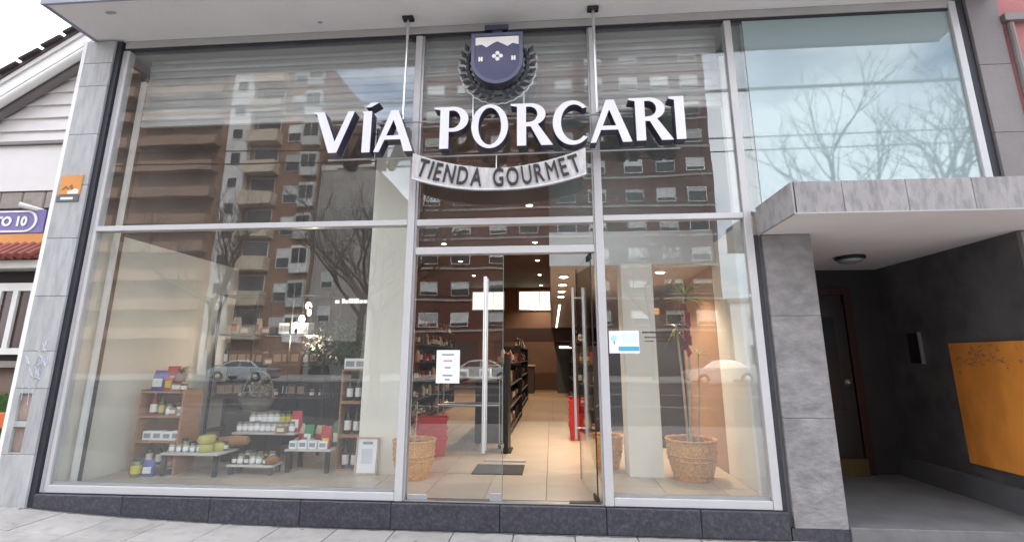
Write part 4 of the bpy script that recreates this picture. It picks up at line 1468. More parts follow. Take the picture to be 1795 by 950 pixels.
# ------------------------------------------------------------------ pots and plants
def wicker_pot(name, label, x, y, r, h_, group):
    t = thing(name, label, 'pot', (x, y, FZ), random.uniform(0, 1), group)
    prof = []
    n = 14
    for i in range(n + 1):
        z = h_ * i / n
        f = i / n
        rr = r * (.74 + .26 * math.sin(min(1, f * 1.15) * PI / 2))
        rr *= 1.0 + (.018 if i % 2 else -.012)
        prof.append((rr, z))
    prof += [(r * .93, h_ + .0), (r * .92, h_ * .9)]
    part('basket', MB().lathe(prof, 40, wob=.014), WICKER, t, True, local=True)
    for f in (.5, .62, 1.0):
        rr = r * (.74 + .26 * math.sin(min(1, f * 1.15) * PI / 2)) * 1.02
        pts = [(rr * math.cos(2 * PI * k / 28), rr * math.sin(2 * PI * k / 28), h_ * f + .006 * (k % 2)) for k in range(29)]
        part('braid', MB().tube(pts, .014 if f == 1.0 else .009, 6, cap=False), WICKER, t, True, local=True)
    part('soil', MB().lathe([(r * .91, h_ * .9), (r * .5, h_ * .93), (.01, h_ * .94)], 18), SOIL, t, True, local=True)
    return t


def blade(length, width, droop, segs=5):
    vs, fs = [], []
    for i in range(segs + 1):
        f = i / segs
        w = width * (1 - f) ** .7 * (.6 + .4 * min(1, f * 4))
        x = length * f
        z = -droop * length * f * f
        vs += [(x, -w / 2, z + .25 * w), (x, 0, z), (x, w / 2, z + .25 * w)]
    for i in range(segs):
        a = i * 3
        fs += [(a, a + 3, a + 4, a + 1), (a + 1, a + 4, a + 5, a + 2)]
    return MB().add(vs, fs)


random.seed(12)
wp = wicker_pot('wicker_pot', 'wide wicker basket pot under the tall cane plant at the right', 1.56, 1.12, .27, .42, 'wicker basket pots')
wicker_pot('wicker_pot', 'wicker basket pot standing behind the glass left of the door', -1.585, .92, .235, .4, 'wicker basket pots')
wicker_pot('wicker_pot', 'wicker basket pot behind the right door frame, beside the cream column', .66, 1.66, .2, .37, 'wicker basket pots')

pt = thing('cane_plant', 'tall thin cane plant with spiky yellow green crown and red bow', 'plant', (1.56, 1.12, FZ + .4))
tops = [(.06, 0, 1.62), (-.07, .02, 1.32), (.17, .05, .95)]
bases = [(0, 0, 0), (-.02, .03, 0), (.09, .02, 0)]
for (a, b_, r) in zip(bases, tops, (.016, .014, .01)):
    mid = ((a[0] + b_[0]) / 2 + .01, (a[1] + b_[1]) / 2, (a[2] + b_[2]) / 2)
    part('cane', MB().tube([a, mid, b_], [r * 1.2, r, r * .8], 7), CANE, pt, True, local=True)
lf1, lf2 = blade(.29, .04, .35).mesh('leaf', LEAF_Y), blade(.26, .036, 1.1).mesh('leaf', LEAF)
for k in range(60):
    a = random.uniform(0, 2 * PI)
    link('leaf', lf1 if k % 3 else lf2, pt, (.06, 0, 1.62 + random.uniform(-.03, .06)), (0, random.uniform(-1.35, .15), a)).scale = (random.uniform(.7, 1.1),) * 3
for k in range(16):
    a = random.uniform(0, 2 * PI)
    link('leaf', lf1 if k % 2 else lf2, pt, (-.07, .02, 1.3 + random.uniform(-.12, .05)), (0, random.uniform(-.6, .7), a)).scale = (random.uniform(.6, .95),) * 3
for k in range(7):
    a = random.uniform(0, 2 * PI)
    link('leaf', lf1, pt, (.17, .05, .95), (0, random.uniform(-1.2, -.2), a)).scale = (.45,) * 3
bw_ = MB()
random.seed(1)
for k in range(9):
    x, y = .03 + random.uniform(-.03, .03), random.uniform(-.03, .0)
    z = 1.02 + k * .055
    bw_.add([(x - .04, y - .02, z), (x + .035, y - .03, z - .01), (x + .04, y - .012, z + .1), (x - .03, y - .02, z + .11), (x, y + .03, z + .05)], [(0, 1, 2, 3), (0, 3, 4), (1, 4, 2), (3, 2, 4), (0, 4, 1)])
part('bow', bw_, RIBBON_R, pt, local=True)
bw_ = MB()
bw_.tube([(.03, -.03, 1.03), (.05, -.035, .98), (.03, -.04, .93)], [.025, .03, .008], 6)
part('bow_tail', bw_, M('pink_ribbon', (0.4, 0.04, 0.1), 0.4), pt, True, local=True)

p2 = thing('small_plant', 'thin leafy plant growing in the left wicker pot', 'plant', (-1.585, .92, FZ + .37))
part('stem', MB().tube([(0, 0, 0), (.01, .01, .2), (.02, 0, .45)], [.01, .008, .005], 6), CANE, p2, True, local=True)
lf3 = blade(.13, .04, .6).mesh('leaf', LEAF_D)
for k in range(16):
    link('leaf', lf3, p2, (.01, .005, .12 + .022 * k), (0, random.uniform(-.9, .2), k * 2.4)).scale = (random.uniform(.6, 1.1),) * 3
p3 = thing('small_plant', 'leafy plant growing in the wicker pot beside the cream column', 'plant', (.66, 1.66, FZ + .34))
part('stem', MB().tube([(0, 0, 0), (.01, .01, .2), (-.02, 0, .5)], [.01, .008, .005], 6), CANE, p3, True, local=True)
lf4 = blade(.16, .045, .6).mesh('leaf', C('burgundy_leaf', (0.09, 0.02, 0.025)))
for k in range(18):
    link('leaf', lf4 if k % 3 else lf3, p3, (.0, .005, .12 + .024 * k), (0, random.uniform(-.9, .2), k * 2.4)).scale = (random.uniform(.6, 1.1),) * 3
# bushy plant on a stand at the back of the left display
bp_ = thing('bushy_plant', 'large bushy dark green plant on a stand behind the left display', 'plant', (-3.1, 2.2, FZ))
sd_ = MB()
for (dx, dy) in ((-.14, -.14), (.14, -.14), (.14, .14), (-.14, .14)):
    sd_.box(dx - .012, dx + .012, dy - .012, dy + .012, 0, 1.0)
sd_.box(-.16, .16, -.16, .16, 1.0, 1.02)
part('stand', sd_, BLACK, bp_, local=True)
part('pot', MB().lathe([(.1, 1.021), (.14, 1.2), (.15, 1.22), (.13, 1.215)], 16), C('pot_grey', (0.2, 0.2, 0.2)), bp_, True, local=True)
fo = MB()
random.seed(31)
for k in range(900):
    v = Vector((random.gauss(0, 1), random.gauss(0, 1), random.gauss(0, .8))).normalized() * random.uniform(.12, .56)
    c = Vector((0, 0, 1.5)) + Vector((v.x, v.y * .8, v.z * .8))
    a = Vector((random.uniform(-1, 1), random.uniform(-1, 1), random.uniform(-1, .3))).normalized()
    b_ = a.cross(Vector((random.uniform(-1, 1), random.uniform(-1, 1), 1))).normalized()
    l_ = random.uniform(.05, .1)
    fo.add([c, c + a * l_ * .5 + b_ * l_ * .3, c + a * l_, c + a * l_ * .5 - b_ * l_ * .3], [(0, 1, 2, 3)])
fo.tube([(0, 0, 1.2), (0, 0, 1.5)], .02, 6)
part('foliage', fo, LEAF_D, bp_, local=True)

# ------------------------------------------------------------------ door mat, baskets, barrier
dm = MB().box(-.3, .3, -.26, .26, 0, .012, bev=.005)
o = part('doormat', dm, MAT)
o.location = (-.66, 1.4, FZ + .001)
tag(o, 'dark grey doormat on the tiles just inside the door', 'doormat')
o = part('reflection_strip', B(-.28, .26, -.06, .06, 0, .02, bev=.004), C('reflection_grey', (0.42, 0.42, 0.43)))  # pale slab standing in for the doormat's reflection in the door glass
o.location = (-.62, 1.93, FZ + .001)
tag(o, 'pale grey painted reflection behind the doormat, built as a floor strip', 'strip')


def basket_stack(label, x, y, n, w, d, rz):
    for k in range(n):
        t = thing('shopping_basket', label + (', topmost of its stack' if k == n - 1 else (', bottom of its stack' if k == 0 else ', ' + ('second', 'third', 'fourth')[k - 1] + ' from the bottom of its stack')), 'basket', (x, y, FZ + .002 + k * .13), rz, 'red shopping baskets')
        hgt = .24
        b = MB()
        outer = [(-w / 2 * .86, -d / 2 * .86), (w / 2 * .86, -d / 2 * .86), (w / 2 * .86, d / 2 * .86), (-w / 2 * .86, d / 2 * .86)]
        vs = [(p[0], p[1], 0) for p in outer] + [(p[0] / .86, p[1] / .86, hgt) for p in outer] + [(p[0] / .9, p[1] / .9, hgt) for p in outer] + [(p[0] * .96, p[1] * .96, .01) for p in outer]
        fs = [(3, 2, 1, 0)]
        for i in range(4):
            j = (i + 1) % 4
            fs += [(i, j, j + 4, i + 4), (i + 4, j + 4, j + 8, i + 8), (i + 8, j + 8, j + 12, i + 12)]
        fs.append((12, 13, 14, 15))
        b.add(vs, fs)
        part('tub', b, RED, t, local=True)
        part('rim', MB().box(-w / 2 - .01, w / 2 + .01, -d / 2 - .01, -d / 2 + .012, hgt - .02, hgt + .005).box(-w / 2 - .01, w / 2 + .01, d / 2 - .012, d / 2 + .01, hgt - .02, hgt + .005).box(-w / 2 - .01, -w / 2 + .012, -d / 2 + .012, d / 2 - .012, hgt - .02, hgt + .005).box(w / 2 - .012, w / 2 + .01, -d / 2 + .012, d / 2 - .012, hgt - .02, hgt + .005), RED, t, local=True)
        if k == n - 1:
            part('handle', MB().tube([(-w / 2, 0, hgt), (-w / 2 + .02, 0, hgt + .05), (w / 2 - .02, 0, hgt + .05), (w / 2, 0, hgt)], .008, 6), RED, t, True, local=True)


basket_stack('red shopping basket behind the closed door leaf', -1.72, 2.25, 3, .46, .34, .25)
basket_stack('red shopping basket at the right of the aisle', .42, 3.85, 4, .3, .4, 0)

br_ = thing('black_partition', 'tall narrow black partition panel along the left of the aisle', 'partition', (-.66, 2.6, FZ))
part('panel', B(-.7, -.64, 2.42, 2.9, FZ + .002, 1.62, bev=.004), BLACK, br_)
part('foot', B(-.74, -.6, 2.46, 2.86, FZ, FZ + .02), BLACK, br_)


# ------------------------------------------------------------------ goods
def jar_proto(rad, h_, lid, lab, cont, name):
    t = thing(name, 'x', 'jar', (0, 0, -50))
    part('glass', MB().lathe([(rad * .92, 0), (rad, .01), (rad, h_ * .72), (rad * .8, h_ * .82)], 12), cont, t, True, local=True)
    part('lid', MB().lathe([(rad * .85, h_ * .82), (rad * .87, h_), (rad * .8, h_ + .003)], 12), lid, t, True, local=True)
    part('label', MB().lathe([(rad * 1.015, h_ * .18), (rad * 1.015, h_ * .6)], 12), lab, t, True, local=True)
    return t


def bottle_proto(rad, h_, glassm, lab, capm, name='bottle'):
    t = thing(name, 'x', 'bottle', (0, 0, -50))
    part('glass', MB().lathe([(rad * .9, 0), (rad, .012), (rad, h_ * .58), (rad * .8, h_ * .67), (rad * .36, h_ * .77), (rad * .33, h_ * .93)], 12), glassm, t, True, local=True)
    part('cap', MB().lathe([(rad * .37, h_ * .9), (rad * .37, h_), (rad * .3, h_ + .002)], 10), capm, t, True, local=True)
    part('label', MB().lathe([(rad * 1.02, h_ * .14), (rad * 1.02, h_ * .48)], 12), lab, t, True, local=True)
    return t


def bag_proto(w, d, h_, m1, m2, name='food_bag'):
    t = thing(name, 'x', 'bag', (0, 0, -50))
    b = MB()
    rings = [(0, 1, .9), (.15, 1.04, 1.05), (.5, 1.0, 1.0), (.8, .95, .7), (.93, .93, .15), (1.0, .93, .08)]
    n = 10
    for (f, sx, sy) in rings:
        for k in range(n):
            a = 2 * PI * k / n
            cxx, cyy = math.cos(a), math.sin(a)
            q = 1 / max(abs(cxx), abs(cyy)) ** .6
            b.v.append((cxx * q * w / 2 * sx * .9, cyy * q * d / 2 * sy * .9, h_ * f))
    for i in range(len(rings) - 1):
        for k in range(n):
            k2 = (k + 1) % n
            b.f.append((i * n + k, i * n + k2, (i + 1) * n + k2, (i + 1) * n + k)); b.mi.append(0)
    b.f.append(tuple(range((len(rings) - 1) * n, len(rings) * n))); b.mi.append(0)
    part('pouch', b, m1, t, True, local=True)
    part('label', B(-w * .3, w * .3, -d * .56, -d * .5, h_ * .2, h_ * .6), m2, t, local=True)
    return t


def box_proto(w, d, h_, m1, m2, name='food_box'):
    t = thing(name, 'x', 'box', (0, 0, -50))
    part('carton', B(-w / 2, w / 2, -d / 2, d / 2, 0, h_, bev=.003), m1, t, local=True)
    part('label', B(-w * .35, w * .35, -d / 2 - .002, -d / 2 - .0004, h_ * .25, h_ * .75), m2, t, local=True)
    return t


PROTOS = []
ORD = ['first', 'second', 'third', 'fourth', 'fifth', 'sixth', 'seventh', 'eighth', 'ninth', 'tenth', 'eleventh', 'twelfth', 'thirteenth', 'fourteenth', 'fifteenth', 'sixteenth', 'seventeenth', 'eighteenth', 'nineteenth', 'twentieth']


def reg(p):
    PROTOS.append(p)
    return p


J_dark = reg(jar_proto(.03, .1, BLACK, LABEL, C('olive', (0.07, 0.07, 0.02), .2), 'jar'))
J_white = reg(jar_proto(.036, .12, C('lid_grey', (0.2, 0.2, 0.2)), PAPER, C('cream_jar', (0.5, 0.46, 0.36), .25), 'jar'))
J_yel = reg(jar_proto(.034, .13, BLACK, C('yellow', (0.6, 0.52, 0.04)), C('green_oil', (0.16, 0.2, 0.02), .2), 'jar'))
J_red = reg(jar_proto(.034, .11, C('gold_lid', (0.4, 0.28, 0.08)), LABEL, C('jam', (0.2, 0.02, 0.015), .2), 'jar'))
BO_wine = reg(bottle_proto(.04, .31, WINE, LABEL, C('foil', (0.1, 0.02, 0.025)), 'wine_bottle'))
BO_oil = reg(bottle_proto(.032, .24, C('oil', (0.1, 0.1, 0.015), .15), C('label_y', (0.55, 0.45, 0.1)), BLACK))
BO_red = reg(bottle_proto(.04, .26, C('sauce', (0.28, 0.03, 0.02), .2), LABEL, C('capw', (0.6, 0.55, 0.5))))
BG_red = reg(bag_proto(.16, .09, .26, C('bag_red', (0.45, 0.03, 0.03), .35), LABEL))
BG_green = reg(bag_proto(.15, .09, .27, C('bag_green', (0.03, 0.2, 0.08), .35), LABEL))
BG_cream = reg(bag_proto(.15, .09, .25, C('bag_cream', (0.5, 0.42, 0.3), .4), C('bag_red', (0.45, 0.03, 0.03))))
BG_blue = reg(bag_proto(.2, .1, .24, C('bag_blue', (0.05, 0.06, 0.28), .35), LABEL))
BX_white = reg(box_proto(.14, .1, .12, PAPER, C('print_grey', (0.3, 0.3, 0.32))))
BX_brown = reg(box_proto(.16, .12, .1, C('card', (0.32, 0.19, 0.1)), LABEL))
BX_red = reg(box_proto(.12, .07, .18, C('bag_red', (0.45, 0.03, 0.03)), C('yellow', (0.6, 0.52, 0.04))))
BX_dark = reg(box_proto(.16, .12, .2, C('dark_box', (0.06, 0.04, 0.04)), C('box_tan', (0.35, 0.24, 0.15))))
random.seed(40)


def put(p, x, y, z, label, group, sc=1.0, rz=None):
    s_ = sc * random.uniform(.95, 1.06)
    return dup(p, (x, y, z), random.uniform(-.3, .3) if rz is None else rz, label, group, s_)


def table(label, x0, x1, y0, y1, h_, shelf=False):
    t = thing('display_table', label, 'table', ((x0 + x1) / 2, (y0 + y1) / 2, FZ), 0, 'low display tables')
    part('top', B(x0, x1, y0, y1, FZ + h_ - .022, FZ + h_, bev=.004), C('table_top', (0.55, 0.53, 0.5)), t)
    for x in (x0 + .04, x1 - .04):
        for y in (y0 + .04, y1 - .04):
            part('leg', B(x - .022, x + .022, y - .022, y + .022, FZ + .001, FZ + h_ - .0225), BLACK, t)
    return t


table('low display table nearest the left wall with jars and cheeses', -4.5, -3.8, .72, 1.12, .25)
table('lowest display table at the front with small jars', -3.78, -3.22, .86, 1.1, .11)
table('middle display table behind the lowest one, with a double row of jars', -3.95, -3.15, 1.16, 1.5, .42)
table('low display table with red and green bags beside the crates', -3.18, -2.62, 1.02, 1.4, .26)

# first table
for i in range(5):
    put(J_white, -4.42 + i * .085, .8, FZ + .251, ('first', 'second', 'third', 'fourth', 'fifth')[i] + ' small pale jar from the left on the leftmost low table', 'jars on the leftmost low table', .85)
for i in range(5):
    put((J_red, J_dark, J_red, J_yel, J_dark)[i], -4.4 + i * .13, .96, FZ + .251, (('left', '', 'right')[i] + ' jar with gold lid on the leftmost low table' if i in (0, 2) else ('left ' if i == 1 else 'right ') + 'dark olive jar on the leftmost low table, behind the pale jars' if i != 3 else 'yellow labelled jar on the leftmost low table'), 'jars on the leftmost low table', 1.0)
for i in range(3):
    c = part('cheese', MB().lathe([(.085, 0), (.095, .02), (.095, .06), (.085, .085), (.02, .09)], 18), C('cheese', (0.5, 0.46, 0.14), .45), None, True)
    c.location = (-4.05 + (i % 2) * .0 + (.1 if i == 1 else 0), .86 + (.12 if i == 1 else 0), FZ + .252 + (.092 if i == 2 else 0))
    tag(c, ('bottom round yellow cheese at the front of the low table', 'round yellow cheese behind the stacked pair', 'upper round yellow cheese of the stacked pair')[i], 'cheese', 'round cheeses')
for i in range(3):
    lo = part('bread_loaf', MB().lathe([(.01, -.16), (.05, -.13), (.065, 0), (.05, .13), (.01, .16)], 12), C('bread', (0.3, 0.15, 0.06), .7), None, True)
    lo.rotation_euler = (PI / 2, 0, PI / 2 + .2)
    lo.location = (-4.1 + i * .15, 1.04, FZ + .251 + .055 + .02 * i)
    tag(lo, 'long brown bread loaf, %s of three behind the cheeses' % ('left', 'middle', 'right')[i], 'bread', 'bread loaves')
# lowest table
for i in range(6):
    put((J_dark, J_white, J_dark, J_white, J_white, J_dark)[i], -3.72 + i * .075, .92, FZ + .111, ('first', 'second', 'third', 'fourth', 'fifth', 'sixth')[i] + ' from left, ' + ('small dark jar in the lowest table front row' if i in (0, 2, 5) else 'small pale jar in the lowest table front row'), 'jars on the lowest table', .9)
for i in range(6):
    put(J_white if i % 2 else J_yel, -3.7 + i * .075, 1.03, FZ + .111, ('first', 'second', 'third', 'fourth', 'fifth', 'sixth')[i] + ' from left, ' + ('pale jar in the rear row of the lowest table' if i % 2 else 'yellow labelled jar in the rear row of the lowest table'), 'jars on the lowest table', 1.0)
rb = part('bread_roll', MB().lathe([(.03, 0), (.075, .02), (.08, .05), (.05, .085), (.01, .095)], 14), C('bread2', (0.3, 0.12, 0.04), .6), None, True)
rb.location = (-3.28, .95, FZ + .112)
tag(rb, 'round brown bread roll at the end of the lowest table', 'bread')
# middle table: two rows of jars with dark lids
for i in range(10):
    put(J_white, -3.9 + i * .075, 1.24, FZ + .421, ('first', 'second', 'third', 'fourth', 'fifth', 'sixth', 'seventh', 'eighth', 'ninth', 'tenth')[i] + ' white labelled jar from the left in the middle table front row', 'front row of jars', 1.0)
rs = thing('riser', 'white riser step carrying the rear row of jars', 'riser', (-3.5, 1.4, FZ + .42))
part('step', B(-3.9, -3.18, 1.34, 1.48, FZ + .421, FZ + .5, bev=.004), PAPER, rs)
for i in range(8):
    p = J_white if i < 5 else J_yel
    put(p, -3.84 + i * .08, 1.41, FZ + .501, ('first', 'second', 'third', 'fourth', 'fifth', 'first', 'second', 'third')[i] + (' white labelled jar from the left on the riser' if i < 5 else ' yellow labelled jar from the left on the riser'), 'rear row of jars', 1.15)
put(BG_red, -3.2, 1.3, FZ + .421, 'red bag at the right end of the middle table', None, 1.0, 0)
put(BX_brown, -3.32, 1.19, FZ + .421, 'small brown box among the jars on the middle table', None, .8, 0)
# bag table
for i, (p, lb) in enumerate(((BG_cream, 'cream bag with red label, leftmost on the bag table'), (BG_green, 'green bag, second from left on the bag table'), (BG_cream, 'cream bag with red label at the middle of the bag table'), (BG_red, 'red bag with white label on the bag table'), (BG_green, 'green bag at the right end of the bag table'))):
    put(p, -3.1 + i * .11, 1.3 - (i % 2) * .07, FZ + .261, lb, 'bags on the low table', .95)
for i in range(4):
    put(BX_white, -3.1 + i * .12, 1.1, FZ + .261, ('first', 'second', 'third', 'fourth')[i] + ' white box from the left on the bag table', 'white boxes on the bag table', .75)

# left rack
rk = thing('wooden_rack', 'brown wooden rack of groceries against the left wall', 'rack', (-4.62, .95, FZ))
for x in (-4.9, -4.37):
    part('side_panel', B(x - .012, x + .012, .8, 1.12, FZ + .001, 1.18), WOOD, rk)
part('back_panel', B(-4.887, -4.383, 1.105, 1.12, FZ + .001, 1.18), WOOD, rk)
SH = (.32, .6, .88, 1.16)
for z in SH:
    part('shelf', B(-4.887, -4.383, .8, 1.104, z - .018, z), WOOD, rk)
for i in range(4):
    put(BX_white, -4.8 + i * .12, .9, .601, ('first', 'second', 'third', 'fourth')[i] + ' white box from the left on the wooden rack second shelf', 'white boxes on the wooden rack', .85, 0)
for i in range(3):
    put((BO_red, BO_oil, J_white)[i], -4.8 + i * .1, .9, .881, ('red sauce bottle on the third shelf of the wooden rack', 'oil bottle on the third shelf of the wooden rack', 'pale jar on the third shelf of the wooden rack')[i], None, 1.0)
for i in range(2):
    put((BX_brown, BX_white)[i], -4.55 + i * .11, .92, .881, ('brown box on the third shelf of the wooden rack', 'white box on the third shelf of the wooden rack')[i], None, .8, 0)
put(BG_blue, -4.78, .92, 1.161, 'blue bag on top of the wooden rack', None, 1.05, 0)
put(BX_red, -4.64, .9, 1.161, 'red carton on top of the wooden rack', None, .9, 0)
put(BX_brown, -4.53, .92, 1.161, 'brown box on top of the wooden rack', None, .9, 0)
put(J_red, -4.44, .88, 1.161, 'jam jar at the right end of the rack top', None, 1.0)
for i in range(3):
    put(BO_wine, -4.8 + i * .12, .94, .321, ('left', 'middle', 'right')[i] + ' dark wine bottle on the bottom shelf of the wooden rack', 'wine bottles in the wooden rack', .82)
put(BG_cream, -4.5, .92, .321, 'cream bag on the bottom shelf of the wooden rack', None, .9, 0)
# more goods crowding the display
put(BG_red, -4.7, 1.02, 1.161, 'red bag at the back of the rack top', None, 1.1, .2)
put(BG_cream, -4.6, 1.04, 1.161, 'cream bag at the back of the rack top', None, 1.2, -.1)
for i in range(4):
    put((J_red, J_dark, J_red, J_yel)[i], -4.83 + i * .12, 1.03, .881, ORD[i] + ' jar from left at the back of the wooden rack third shelf', 'jars at the back of the wooden rack', 1.2)
put(BG_blue, -4.62, .74, FZ + .001, 'blue bag on the floor before the wooden rack', None, .75, .2)
put(J_yel, -4.74, .7, FZ + .001, 'yellow labelled jar on the floor before the wooden rack', None, 1.5)
for i in range(5):
    put((J_red, J_white, J_red, J_dark, J_yel)[i], -3.12 + i * .1, 1.18, FZ + .261, ORD[i] + ' jar from left in the middle of the bag table', 'jars on the bag table', .95)
put(BX_red, -2.72, 1.12, FZ + .261, 'red carton at the right end of the bag table', None, .9, .1)
put(BG_green, -2.66, 1.34, FZ + .261, 'tall green bag in the back right corner of the bag table', None, 1.1, -.2)
for i in range(4):
    put((J_red, J_yel, J_dark, J_red)[i], -4.42 + i * .09, .88, FZ + .251, ORD[i] + ' jar from left in the second row of the leftmost low table', 'second row on the leftmost low table', 1.1)
for i in range(3):
    put((BG_cream, BX_brown, BG_red)[i], -3.86 + i * .1, 1.46, FZ + .421, ('cream bag behind the riser', 'brown box behind the riser', 'red bag behind the riser')[i], None, .8, 0)
# pot plant and gift baskets
fp = thing('pot_plant', 'small pot plant on the brown box on top of the rack', 'plant', (-4.53, .92, 1.262))
part('pot', MB().lathe([(.05, 0), (.07, .1), (.06, .1)], 12), C('pot_brown', (0.16, 0.08, 0.07)), fp, True, local=True)
for k in range(14):
    link('leaf', lf3, fp, (0, 0, .1), (0, random.uniform(-1.4, -.3), k * 2.4)).scale = (random.uniform(.7, 1.1),) * 3
gbx = thing('gift_basket', 'large wicker gift basket with tall arched handle and flowers', 'basket', (-4.02, 1.75, FZ))
part('stand', B(-.3, .3, -.2, .2, .001, .62, bev=.005), C('plinth_dark', (0.025, 0.022, 0.022)), gbx, local=True)
part('bowl', MB().lathe([(.15, .621), (.22, .76), (.23, .79), (.2, .78)], 24, wob=.02), C('grey_wicker', (0.17, 0.15, 0.13)), gbx, True, local=True)
part('handle', MB().tube([(.22 * math.cos(math.radians(a)), 0, .78 + .36 * math.sin(math.radians(a))) for a in range(0, 181, 15)], .014, 7), C('grey_wicker', (0.17, 0.15, 0.13)), gbx, True, local=True)
ff = MB()
for k in range(60):
    v = Vector((random.gauss(0, .1), random.gauss(0, .08), abs(random.gauss(0, .1))))
    c = Vector((0, 0, .8)) + v
    s_ = .03
    a = Vector((random.uniform(-1, 1), random.uniform(-1, 1), random.uniform(-1, 1))).normalized()
    b_ = a.orthogonal().normalized()
    ff.add([c - a * s_, c + b_ * s_, c + a * s_, c - b_ * s_, c + a.cross(b_) * s_], [(0, 1, 4), (1, 2, 4), (2, 3, 4), (3, 0, 4), (0, 3, 2, 1)])
part('filling', ff, M('dried_flowers', (0.3, 0.22, 0.2), 0.8, 0, 0.4, 14, c2=(0.1, 0.12, 0.06)), gbx, local=True)

# black metal rack with crates of goods
mr_ = thing('metal_rack', 'tall black metal shelving rack behind the left display', 'rack', (-4.3, 2.3, FZ))
for x in (-5.0, -4.42, -3.86, -3.3):
    for y in (2.15, 2.55):
        part('post', B(x - .014, x + .014, y - .014, y + .014, FZ + .001, 2.5), BLACK, mr_)
for z in (.55, 1.0, 1.45, 1.9, 2.49):
    part('shelf', B(-5.0, -3.3, 2.135, 2.565, z - .02, z), BLACK if z > 1.2 else C('rack_shelf', (0.09, 0.05, 0.03)), mr_)
part('back_panel', B(-5.0, -3.3, 2.566, 2.58, FZ + .05, 1.88), C('rack_shade', (0.022, 0.02, 0.02)), mr_)  # added dark sheet, stands in for the gloom behind the shelves
part('brace', MB().tube([(-4.42, 2.6, .5), (-3.86, 2.6, 1.4)], .008, 5).tube([(-3.86, 2.57, .5), (-4.42, 2.57, 1.4)], .008, 5), BLACK, mr_)
for i in range(12):
    p = random.choice((BX_dark, BX_brown, BO_wine, BO_wine, BX_dark))
    put(p, -4.9 + i * .138, 2.3, 1.451, (ORD[i] + ' from left on the black metal rack upper shelf, a ' + {'food_box': 'dark carton', 'wine_bottle': 'wine bottle'}[p.name.split('.')[0]]) if p is not BX_brown else ('tan carton, %s from left on the black metal rack upper shelf' % ORD[i]), 'goods on the upper rack shelf', 1.0)
for i in range(12):
    p = random.choice((BX_dark, BO_wine, BO_wine, J_red))
    put(p, -4.9 + i * .138, 2.3, 1.001, {'food_box': 'dark carton', 'wine_bottle': 'wine bottle', 'jar': 'jam jar'}[p.name.split('.')[0]] + ', %s from left on the black metal rack middle shelf' % ORD[i], 'goods on the middle rack shelf', 1.0)
for i in range(4):
    put(BX_brown if i % 2 else BG_cream, -4.8 + i * .17, 2.3, 1.901, ('left ' if i < 2 else 'right ') + ('tan carton on the high shelf of the black metal rack' if i % 2 else 'cream bag on the high shelf of the black metal rack'), 'goods on the high rack shelf', 1.0)
for i in range(2):
    put(BX_white, -4.0 + i * .3, 2.3, 1.901, ('left', 'right')[i] + ' white box on the high shelf of the black metal rack', 'goods on the high rack shelf', 1.3)

# wine crates
for k in range(3):
    t = thing('wine_crate', ('bottom', 'middle', 'top')[k] + ' upright wooden crate in the stack beside the cream column', 'crate', (-2.47, 1.32, FZ + .001 + k * .392), 0, 'upright wooden wine crates')
    w, d, h_ = .29, .26, .39
    for x in (-w / 2, w / 2 - .016):
        part('side_board', B(x, x + .016, -d / 2, d / 2, 0, h_), WOOD, t, local=True)
    for z in (0, h_ - .016):
        part('end_board', B(-w / 2 + .0165, w / 2 - .0165, -d / 2, d / 2, z, z + .016), WOOD, t, local=True)
    part('back_board', B(-w / 2 + .0165, w / 2 - .0165, d / 2 - .012, d / 2, .0165, h_ - .0165), C('crate_back', (0.06, 0.03, 0.02)), t, local=True)
    for i in range(2):
        put(BO_wine, -2.53 + i * .115, 1.27, FZ + .0185 + k * .392, '%s wine bottle standing in the %s wooden crate' % (('left', 'right')[i], ('bottom', 'middle', 'top')[k]), 'wine bottles in the crates', 1.02)
for i in range(2):
    put(BX_white, -2.54 + i * .13, 1.3, FZ + 1.179, ('white box on top of the crate stack, left one', 'white box on top of the crate stack, right one')[i], None, 1.1, .1 * i)
fn = thing('framed_notice', 'white notice in a pale wooden frame leaning against the cream column', 'frame', (-2.17, 1.0, FZ))
fr2 = MB()
fr2.box(-.135, .135, -.012, .012, 0, .022).box(-.135, .135, -.012, .012, .388, .41).box(-.135, -.113, -.011, .012, .022, .388).box(.113, .135, -.011, .012, .022, .388)
f1 = part('frame', fr2, WOOD_P, fn, local=True)
f2 = part('sheet', B(-.112, .112, -.004, .004, .0225, .3875), PAPER, fn, local=True)
f3 = part('printed_block', B(-.06, .06, -.006, -.0045, .33, .36), GREYINK, fn, local=True)
f4 = part('printed_block', B(-.065, .065, -.006, -.0045, .12, .28), C('pale_print', (0.6, 0.62, 0.68)), fn, local=True)
fn.rotation_euler = (-.1, 0, 0)

# ------------------------------------------------------------------ aisle fittings


